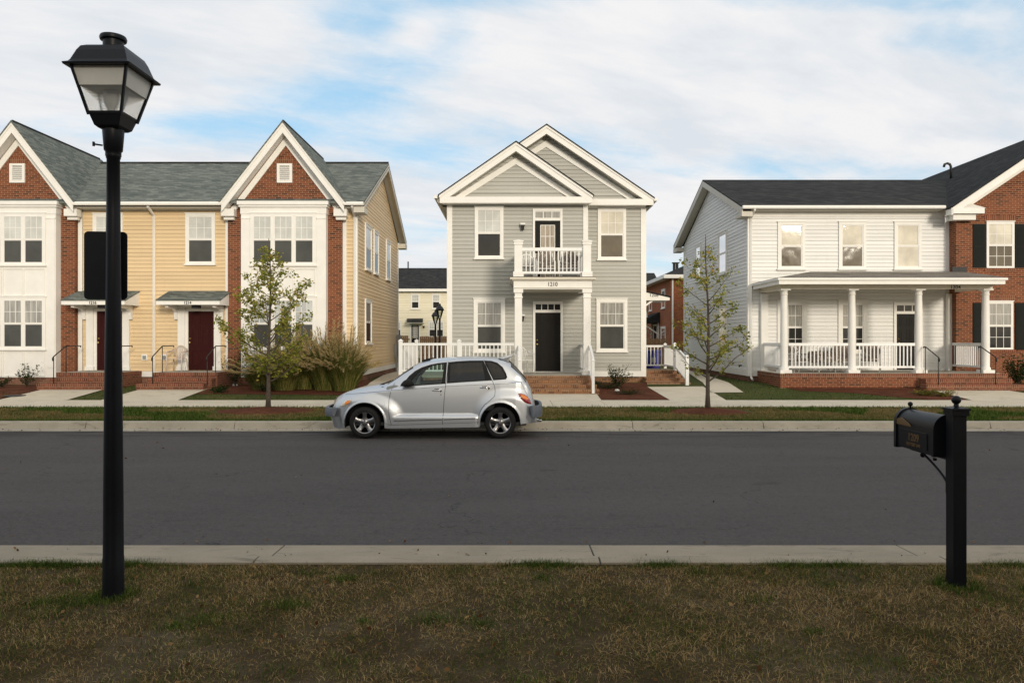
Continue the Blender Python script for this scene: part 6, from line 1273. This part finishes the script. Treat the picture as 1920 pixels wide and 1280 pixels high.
# ================================================================ CHAIRS AND PORCH THINGS
def plastic_chair(x, y, z, rot, label, mt='white_plastic', grp='white plastic garden chairs'):
    root = thing('garden_chair', (0, 0, 0), label, 'chair', grp)
    b = MB(); b.box(-.22, .22, -.20, .22, .41, .435); b.build('seat', mt, root, bevel=.01)
    for sx_ in (-1, 1):
        MB().tube([(sx_ * .26, -.26, 0), (sx_ * .24, -.22, .40), (sx_ * .26, -.22, .64)], [.018, .022, .018], 6).build('leg', mt, root, smooth=True); MB().tube([(sx_ * .25, .30, 0), (sx_ * .22, .22, .42)], [.018, .022], 6).build('leg', mt, root, smooth=True)
        MB().tube([(sx_ * .26, -.24, .645), (sx_ * .285, -.05, .66), (sx_ * .27, .16, .68), (sx_ * .22, .24, .74)], .022, 6).build('armrest', mt, root, smooth=True)
    b = MB(); top_ = [(.24 * math.cos(q), .24 + .05, .56 + .30 * math.sin(q)) for q in np.linspace(-.1, math.pi + .1, 15)]; b.tube(top_, .018, 6)
    for k in range(-3, 4): b.tube([(k * .035, .215, .43), (k * .055, .25, .60), (k * .068, .29, .56 + .30 * math.sqrt(max(0, 1 - (k * .068 / .24) ** 2)))], .011, 5)
    b.build('backrest', mt, root, smooth=True); root.location = (x, y, z); root.rotation_euler = (0, 0, rot); return root
plastic_chair(X(331, 25.0), 25.05, .828, R(170) + math.pi - R(10), 'beige plastic chair on the brick stoop beside the maroon door', 'beige_plastic', None).rotation_euler = (0, 0, R(0))
c0 = plastic_chair(X(983, 24.9), 24.75, .785, R(25), 'white plastic chair on the lower porch beside the black door')
c1 = dup(c0, (X(989, 24.6), 24.5, 3.855), R(5), 'white plastic chair at the left end of the balcony'); 
c2 = dup(c0, (9.35, 25.2, .80), R(-40), 'white plastic chair at the left end of the white house porch')
def lounge(x, y, z, rot, label, grp='cushioned porch chairs', base=None):
    root = thing('cushioned_chair', (0, 0, 0), label, 'chair', grp)
    b = MB().box(-.27, .27, -.27, .27, .36, .46); b.build('seat_cushion', 'patterned_cloth', root, bevel=.04)
    pr = [(-.26, .44), (-.28, .75), (-.20, .92), (0, .97), (.20, .92), (.28, .75), (.26, .44)]; MB().prism([(a, .22, c) for a, c in pr], [(a, .33, c) for a, c in pr]).build('back_cushion', 'patterned_cloth', root, bevel=.03)
    for sx_ in (-1, 1):
        MB().tube([(sx_ * .30, -.28, 0), (sx_ * .30, -.28, .58), (sx_ * .31, .0, .62), (sx_ * .30, .30, .58)], .018, 6).build('armrest', 'white_plastic', root, smooth=True); MB().tube([(sx_ * .29, .32, 0), (sx_ * .28, .30, .9)], .016, 6).build('leg', 'white_plastic', root, smooth=True)
    MB().box(-.29, .29, -.28, .28, .33, .36).build('frame', 'white_plastic', root); root.location = (x, y, z); root.rotation_euler = (0, 0, rot); return root
l0 = lounge(X(1022, 24.6), 24.55, 3.855, R(4), 'cushioned patterned chair in the middle of the balcony')
dup(l0, (X(1067, 24.6), 24.5, 3.855), R(-8), 'cushioned patterned chair at the right end of the balcony')
for px_, D, r_, lab in ((1500, 25.3, 20, 'patterned chair left of the covered table on the white house porch'), (1578, 25.6, -10, 'patterned chair behind the second porch column'), (1632, 25.2, -30, 'patterned chair right of the second column, rightmost on the porch')): dup(l0, (X(px_, D), D, .80), R(r_), lab)
t_ = thing('patio_table', (X(1545, 25.2), 25.2, .80), 'low round patio table draped in patterned cloth on the white house porch', 'table')
tx_, ty_ = X(1545, 25.2), 25.2; b = MB(); N = 40; rings = []
for r_, z in ((.02, 1.50), (.46, 1.50), (.50, 1.47), (.53, 1.30), (.56, 1.12)): rings.append([(tx_ + r_ * (1 + (.05 * math.sin(9 * q) if z < 1.4 else 0)) * math.cos(q), ty_ + r_ * math.sin(q) * (1 + (.05 * math.sin(9 * q) if z < 1.4 else 0)), z) for q in np.linspace(0, 2 * math.pi, N, endpoint=False)])
for A_, B_ in zip(rings, rings[1:]):
    nn = len(b.v); b.v += A_ + B_
    for i in range(N): b.f.append((nn + i, nn + (i + 1) % N, nn + N + (i + 1) % N, nn + N + i))
b.build('table_cover', 'patterned_cloth', t_, smooth=True)
for q in (0.8, 2.3, 3.9, 5.5): MB().tube([(tx_ + .38 * math.cos(q), ty_ + .38 * math.sin(q), .80), (tx_ + .3 * math.cos(q), ty_ + .3 * math.sin(q), 1.49)], .02, 6).build('leg', 'white_plastic', t_)
u_ = thing('folded_parasol', (X(1046, 24.9), 24.9, 3.855), 'tan folded canvas parasol standing between the balcony chairs', 'parasol'); ux = X(1046, 24.9)
MB().lathe([(.015, 0), (.015, .12), (.05, .16), (.055, .45), (.035, .85), (.01, .98)], (ux, 24.9, 3.855), 10).build('canopy', 'canvas_tan', u_, smooth=True); MB().lathe([(.16, 0), (.16, .04), (.03, .07), (.012, .2)], (ux, 24.9, 3.855), 16).build('base', 'iron_black', u_)
# recycling bin
bn = thing('recycling_bin', (X(1222, 29.3), 29.3, .5), 'blue recycling bin behind the side railing of the grey house', 'bin'); bxx = X(1222, 29.3)
MB().prism([(bxx - .25, 29.05, .45), (bxx + .25, 29.05, .45), (bxx + .25, 29.55, .45), (bxx - .25, 29.55, .45)], [(bxx - .30, 29.0, 1.42), (bxx + .30, 29.0, 1.42), (bxx + .30, 29.6, 1.42), (bxx - .30, 29.6, 1.42)]).build('bin_body', 'blue_plastic', bn, bevel=.02); MB().box(bxx - .32, bxx + .32, 28.97, 29.65, 1.42, 1.48).build('lid', 'blue_plastic', bn, bevel=.015)
MB().box(bxx - .1, bxx + .1, 28.985, 28.995, 1.0, 1.2).build('emblem', 'meter_grey', bn)
# splash blocks / sprinkler head bits
for i, (px_, py_, lab) in enumerate(((441, 723, 'white downspout splash bit in the mulch beside the red door stoop'), (1157, 733, 'white stone in the mulch before the grey house'))):
    x, y = gp(px_, py_); tag(MB().lathe([(.09, 0), (.07, .05), (.02, .07)], (x, y, gz(y)), 7).build('white_stone', 'white_plastic', None), lab, 'stone')
x, y = gp(27, 743); tag(MB().lathe([(.30, .018), (.30, .032), (.27, .034), (.02, .034)], (x, y, gz(y)), 24).build('utility_cover', 'dark_grey', None), 'round dark utility cover set in the leftmost path', 'cover')

# ================================================================ BACKGROUND
D1 = 60.0
b1_ = thing('background_house', (X(790, D1), D1, .5), 'distant cream two-storey house with black roof seen left of the grey house', 'house'); fb1 = FF(D1); u0, u1 = X(690, D1), X(905, D1)
MB().box(u0, u1, D1 + .03, D1 + 9, .4, 5.9).build('house_shell', 'cream_siding', b1_); a = MB(); lap(a, fb1, [(u0, .6), (u1, .6), (u1, 5.85), (u0, 5.85)], e=.2, t=.02); a.build('siding_wall', 'cream_siding', b1_, recalc=False)
a = MB(); slab(a, [(u0 - .3, D1 - .4, 5.95), (u1 + .3, D1 - .4, 5.95), (u1 + .3, D1 + 4.5, 8.05), (u0 - .3, D1 + 4.5, 8.05)], .06); slab(a, [(u0 - .3, D1 + 9.4, 5.95), (u1 + .3, D1 + 9.4, 5.95), (u1 + .3, D1 + 4.5, 8.053), (u0 - .3, D1 + 4.5, 8.053)], .06); rr = a.build('roof', 'black_shingle', b1_)
MB().tube([(X(764, D1 + 4), D1 + 4.4, 7.9), (X(764, D1 + 4), D1 + 4.4, 8.6)], .06, 6).build('vent_pipe', 'iron_black', rr); MB().box(u0 - .3, u1 + .3, D1 - .43, D1 - .40, 5.72, 5.93).build('fascia', 'white_trim', b1_)
for x0, x1, y0, y1, n in ((770, 787, 551, 579, 1), (809.5, 826, 551, 579, 1), (803, 833, 602, 632, 2), (735, 753, 602, 632, 1)): window(b1_, fb1, X(x0, D1), X(x1, D1), Z(y1, D1), Z(y0, D1), n=n, cas=.08, lo='pane_dark')
door(b1_, fb1, X(771.5, D1), X(785.5, D1), 1.0, Z(609.5, D1), 'black_door', cas=.12, light=(.2, .8, .5, .95, 'pane_curtain'))
a = MB(); slab(a, [(X(763, 58.9), 58.9, Z(602, 58.9)), (X(793, 58.9), 58.9, Z(602, 58.9)), (X(793, 60), 60, Z(597, 60)), (X(763, 60), 60, Z(597, 60))], .1); cn = a.build('door_canopy', 'black_shingle', b1_); MB().box(X(763, 58.9), X(793, 58.9), 58.95, 60, Z(605.5, 58.9), Z(603, 58.9)).build('canopy_trim', 'white_trim', cn)
wall_light(b1_, fb1, X(795, D1), Z(614, D1))
D2 = 46.0; xb = X(1257, D2)
b2_ = thing('background_house', (xb, D2, .5), 'distant red brick house with black roof seen right of the grey house', 'house')
MB().box(xb, xb + 12, D2, D2 + 14, .3, 5.75).build('brick_wall', 'far_brick', b2_); fl_ = FL(xb)
for y0, y1, z0_, z1_ in ((47.5, 48.6, 3.9, 5.1), (52.0, 53.0, 3.9, 5.1), (47.4, 48.8, .9, 2.7)): window(b2_, fl_, y0, y1, z0_, z1_, cols=2, lo='pane_dark')
door(b2_, fl_, 50.2, 51.2, .9, 2.8, 'black_door', cas=.12)
a = MB(); zc = 5.85
a.prism([(xb - .5, D2 - .5, zc), (xb + 12.5, D2 - .5, zc), (xb + 12.5, D2 + 14.5, zc), (xb - .5, D2 + 14.5, zc)], [(xb + 4.5, D2 + 4.5, 8.0), (xb + 8, D2 + 4.5, 8.0), (xb + 8, D2 + 10, 8.0), (xb + 4.5, D2 + 10, 8.0)]); rr = a.build('roof', 'black_shingle', b2_); MB().box(xb - .5, xb + 12.5, D2 - .5, D2 + 14.5, zc - .22, zc - .002).build('eaves_trim', 'white_trim', b2_)
MB().tube([(xb + .12, D2 - .06, 5.6), (xb + .12, D2 - .06, .4)], .06, 4).build('downspout', 'white_trim', b2_)
for px_ in (1264, 1269.5): MB().tube([(X(px_, 49), 49.0, 6.2), (X(px_, 49), 49.0, Z(493, 49))], .09, 8).tube([(X(px_, 49), 49.0, Z(494, 49)), (X(px_, 49), 49.0, Z(492, 49))], .15, 8).build('roof_pipe', 'iron_black', rr)
MB().box(xb + .95, xb + 1.35, D2 - .18, D2, 1.5, 2.0).tube([(xb + 1.15, D2 - .08, .4), (xb + 1.15, D2 - .08, 1.5)], .05, 6).build('utility_box', 'meter_grey', b2_)
a = MB(); a.prism([(xb - 1.3, 49.2, 3.05), (xb, 49.2, 3.7), (xb, 49.2, 3.0), (xb - 1.3, 49.2, 2.95)], [(xb - 1.3, 52.2, 3.05), (xb, 52.2, 3.7), (xb, 52.2, 3.0), (xb - 1.3, 52.2, 2.95)]); cn = a.build('door_canopy', 'black_shingle', b2_)
MB().prism([(xb - 1.34, 50.2, 3.0), (xb - 1.34, 51.2, 3.0), (xb - 1.34, 50.7, 3.75)], [(xb - .6, 50.2, 3.0), (xb - .6, 51.2, 3.0), (xb - .6, 50.7, 3.75)]).build('canopy_gable', 'white_trim', cn)
for yy in (49.5, 51.9): MB().tube([(xb - 1.1, yy, 2.95), (xb, yy, 2.2)], .06, 4).tube([(xb - .06, yy, 3.0), (xb - .06, yy, 1.9)], .06, 4).build('bracket', 'white_trim', cn)
roof2 = MB(); slab(roof2, [(2, 62, 5.6), (xb + 3, 62, 5.6), (xb + 3, 67, 7.85), (2, 67, 7.85)], .1); b3_ = thing('background_house', (6, 62, .5), 'farther brick house whose black roof shows beside the brick house behind', 'house'); roof2.build('roof', 'black_shingle', b3_); MB().box(2.3, xb - .5, 62.3, 71, .4, 5.6).build('brick_wall', 'far_brick', b3_)
# timber fences
def timber_fence(x0, x1, y, z1, label):
    b = MB(); n = int((x1 - x0) / .13); rnd = random.Random(3)
    for k in range(n): xx = x0 + k * .13; h = z1 + rnd.uniform(-.02, .02); b.box(xx, xx + .118, y, y + .02, .45, h)
    b.box(x0, x1, y + .02, y + .06, .8, .9).box(x0, x1, y + .02, y + .06, z1 - .3, z1 - .2); r_ = thing('timber_fence', (x0, y, .4), label, 'fence', 'timber board fences behind the houses'); b.build('boards', 'fence_wood', r_)
timber_fence(X(748, 52), X(768, 52), 52, 2.15, 'brown board fence behind the rail, left of the distant black door'); timber_fence(X(787, 50), X(840, 50), 50, 2.1, 'brown board fence behind the rail, under the distant wide window'); timber_fence(X(1200, 42), X(1256, 42), 42, 1.95, 'brown board fence behind the side railing of the grey house')
# background lamps
def bg_lamp(px, D, top, label, src=None):
    z = Z(top, D); x = X(px, D); g0 = gz(D)
    root = thing('park_lamp', (0, 0, 0), label, 'street lamp', 'distant black lamp posts'); H = z - g0
    MB().lathe([(.12, 0), (.11, .3), (.07, .35), (.055, H - .95), (.08, H - .90), (.04, H - .86)], (0, 0, 0), 12).build('pole', 'iron_black', root, smooth=True)
    MB().lathe([(.07, H - .86), (.13, H - .72), (.21, H - .40)], (0, 0, 0), 6).build('lantern_glass', 'lantern_pane', root, recalc=False)
    b = MB()
    for k in range(6): q = math.pi / 3 * k; b.tube([(.075 * math.cos(q), .075 * math.sin(q), H - .86), (.215 * math.cos(q), .215 * math.sin(q), H - .39)], .014, 4)
    b.build('lantern_frame', 'iron_black', root); MB().lathe([(.26, H - .40), (.25, H - .34), (.17, H - .20), (.07, H - .12), (.07, H - .05), (.03, H)], (0, 0, 0), 16).build('lantern_cap', 'iron_black', root, smooth=True)
    root.location = (x, D, g0); return root
bg_lamp(824.5, 44, 569, 'taller of the two distant black lamps, beside the grey house corner'); bg_lamp(816.5, 47, 581, 'shorter of the two distant black lamps, on the left of the pair')
# houses across the street, behind the camera: they shade the near ground and show in the glass
def opposite(x0, x1, y, h, hr, label, mt, rm='black_shingle'):
    r_ = thing('opposite_house', ((x0 + x1) / 2, y, .2), label, 'house', 'houses on the near side behind the camera'); xm = (x0 + x1) / 2
    MB().box(x0, x1, y - 10, y, .1, h).build('wall', mt, r_); a = MB(); slab(a, [(x0 - .3, y + .4, h), (x1 + .3, y + .4, h), (x1 + .3, y - 5, hr), (x0 - .3, y - 5, hr)], .1); slab(a, [(x0 - .3, y - 10.4, h), (x1 + .3, y - 10.4, h), (x1 + .3, y - 5, hr + .003), (x0 - .3, y - 5, hr + .003)], .1); a.build('roof', rm, r_)
    g_ = lambda u, v, z: (u, y + v, z)
    for k in range(int((x1 - x0) / 2.4)):
        u = x0 + .8 + k * 2.4
        for z in (1.4, 4.2): window(r_, g_, u, u + 1, z, z + 1.7, cols=0)
opposite(-15, -5, -9, 6.3, 8.7, 'unseen white house behind the camera to the left', 'white_siding'); opposite(-1, 9, -9, 6.3, 8.7, 'unseen brick house directly behind the camera', 'red_brick'); opposite(13, 24, -9, 6.3, 8.7, 'unseen yellow house behind the camera to the right', 'yellow_siding'); opposite(-32, -19, -9, 6.3, 8.7, 'unseen brick house far behind the camera to the left', 'red_brick')

# dead leaves and bits of litter
def litter(name, n, x0, x1, y0, y1, zf, size, label, mt='plume'):
    x, y = scatter(n, x0, x1, y0, y1); leaf_mesh(name, np.stack([x, y, zf(y)], 1), size, mt, None, .6); tag(bpy.data.objects[name], label, 'leaves', kind='stuff')
leafmat('dead_leaf', [(.2, (.10, .045, .02)), (.5, (.22, .12, .05)), (.8, (.34, .22, .10))], .2, 2, low=.9)
litter('dead_leaves', 500, -6, 6, 2.8, 5.95, lambda y: np.full(len(y), .098), .035, 'small dead leaves lying in the near turf', 'dead_leaf')
litter('gutter_leaves', 420, -17, 18, 15.3, 15.84, lambda y: np.full(len(y), .025), .04, 'dry leaves collected along the far gutter', 'dead_leaf')
litter('road_leaves', 90, -14, 14, 7, 15.3, lambda y: np.full(len(y), .006), .035, 'a few dry leaves scattered on the asphalt', 'dead_leaf')
litter('near_gutter_leaves', 70, -6, 6, 6.5, 7.0, lambda y: np.full(len(y), .02), .03, 'bits of leaf in the near gutter', 'dead_leaf')
litter('mulch_chips', 9000, -13, 17, 17.6, 18.9, lambda y: gzv(y) + .06, .05, 'x', 'dead_leaf') if False else None
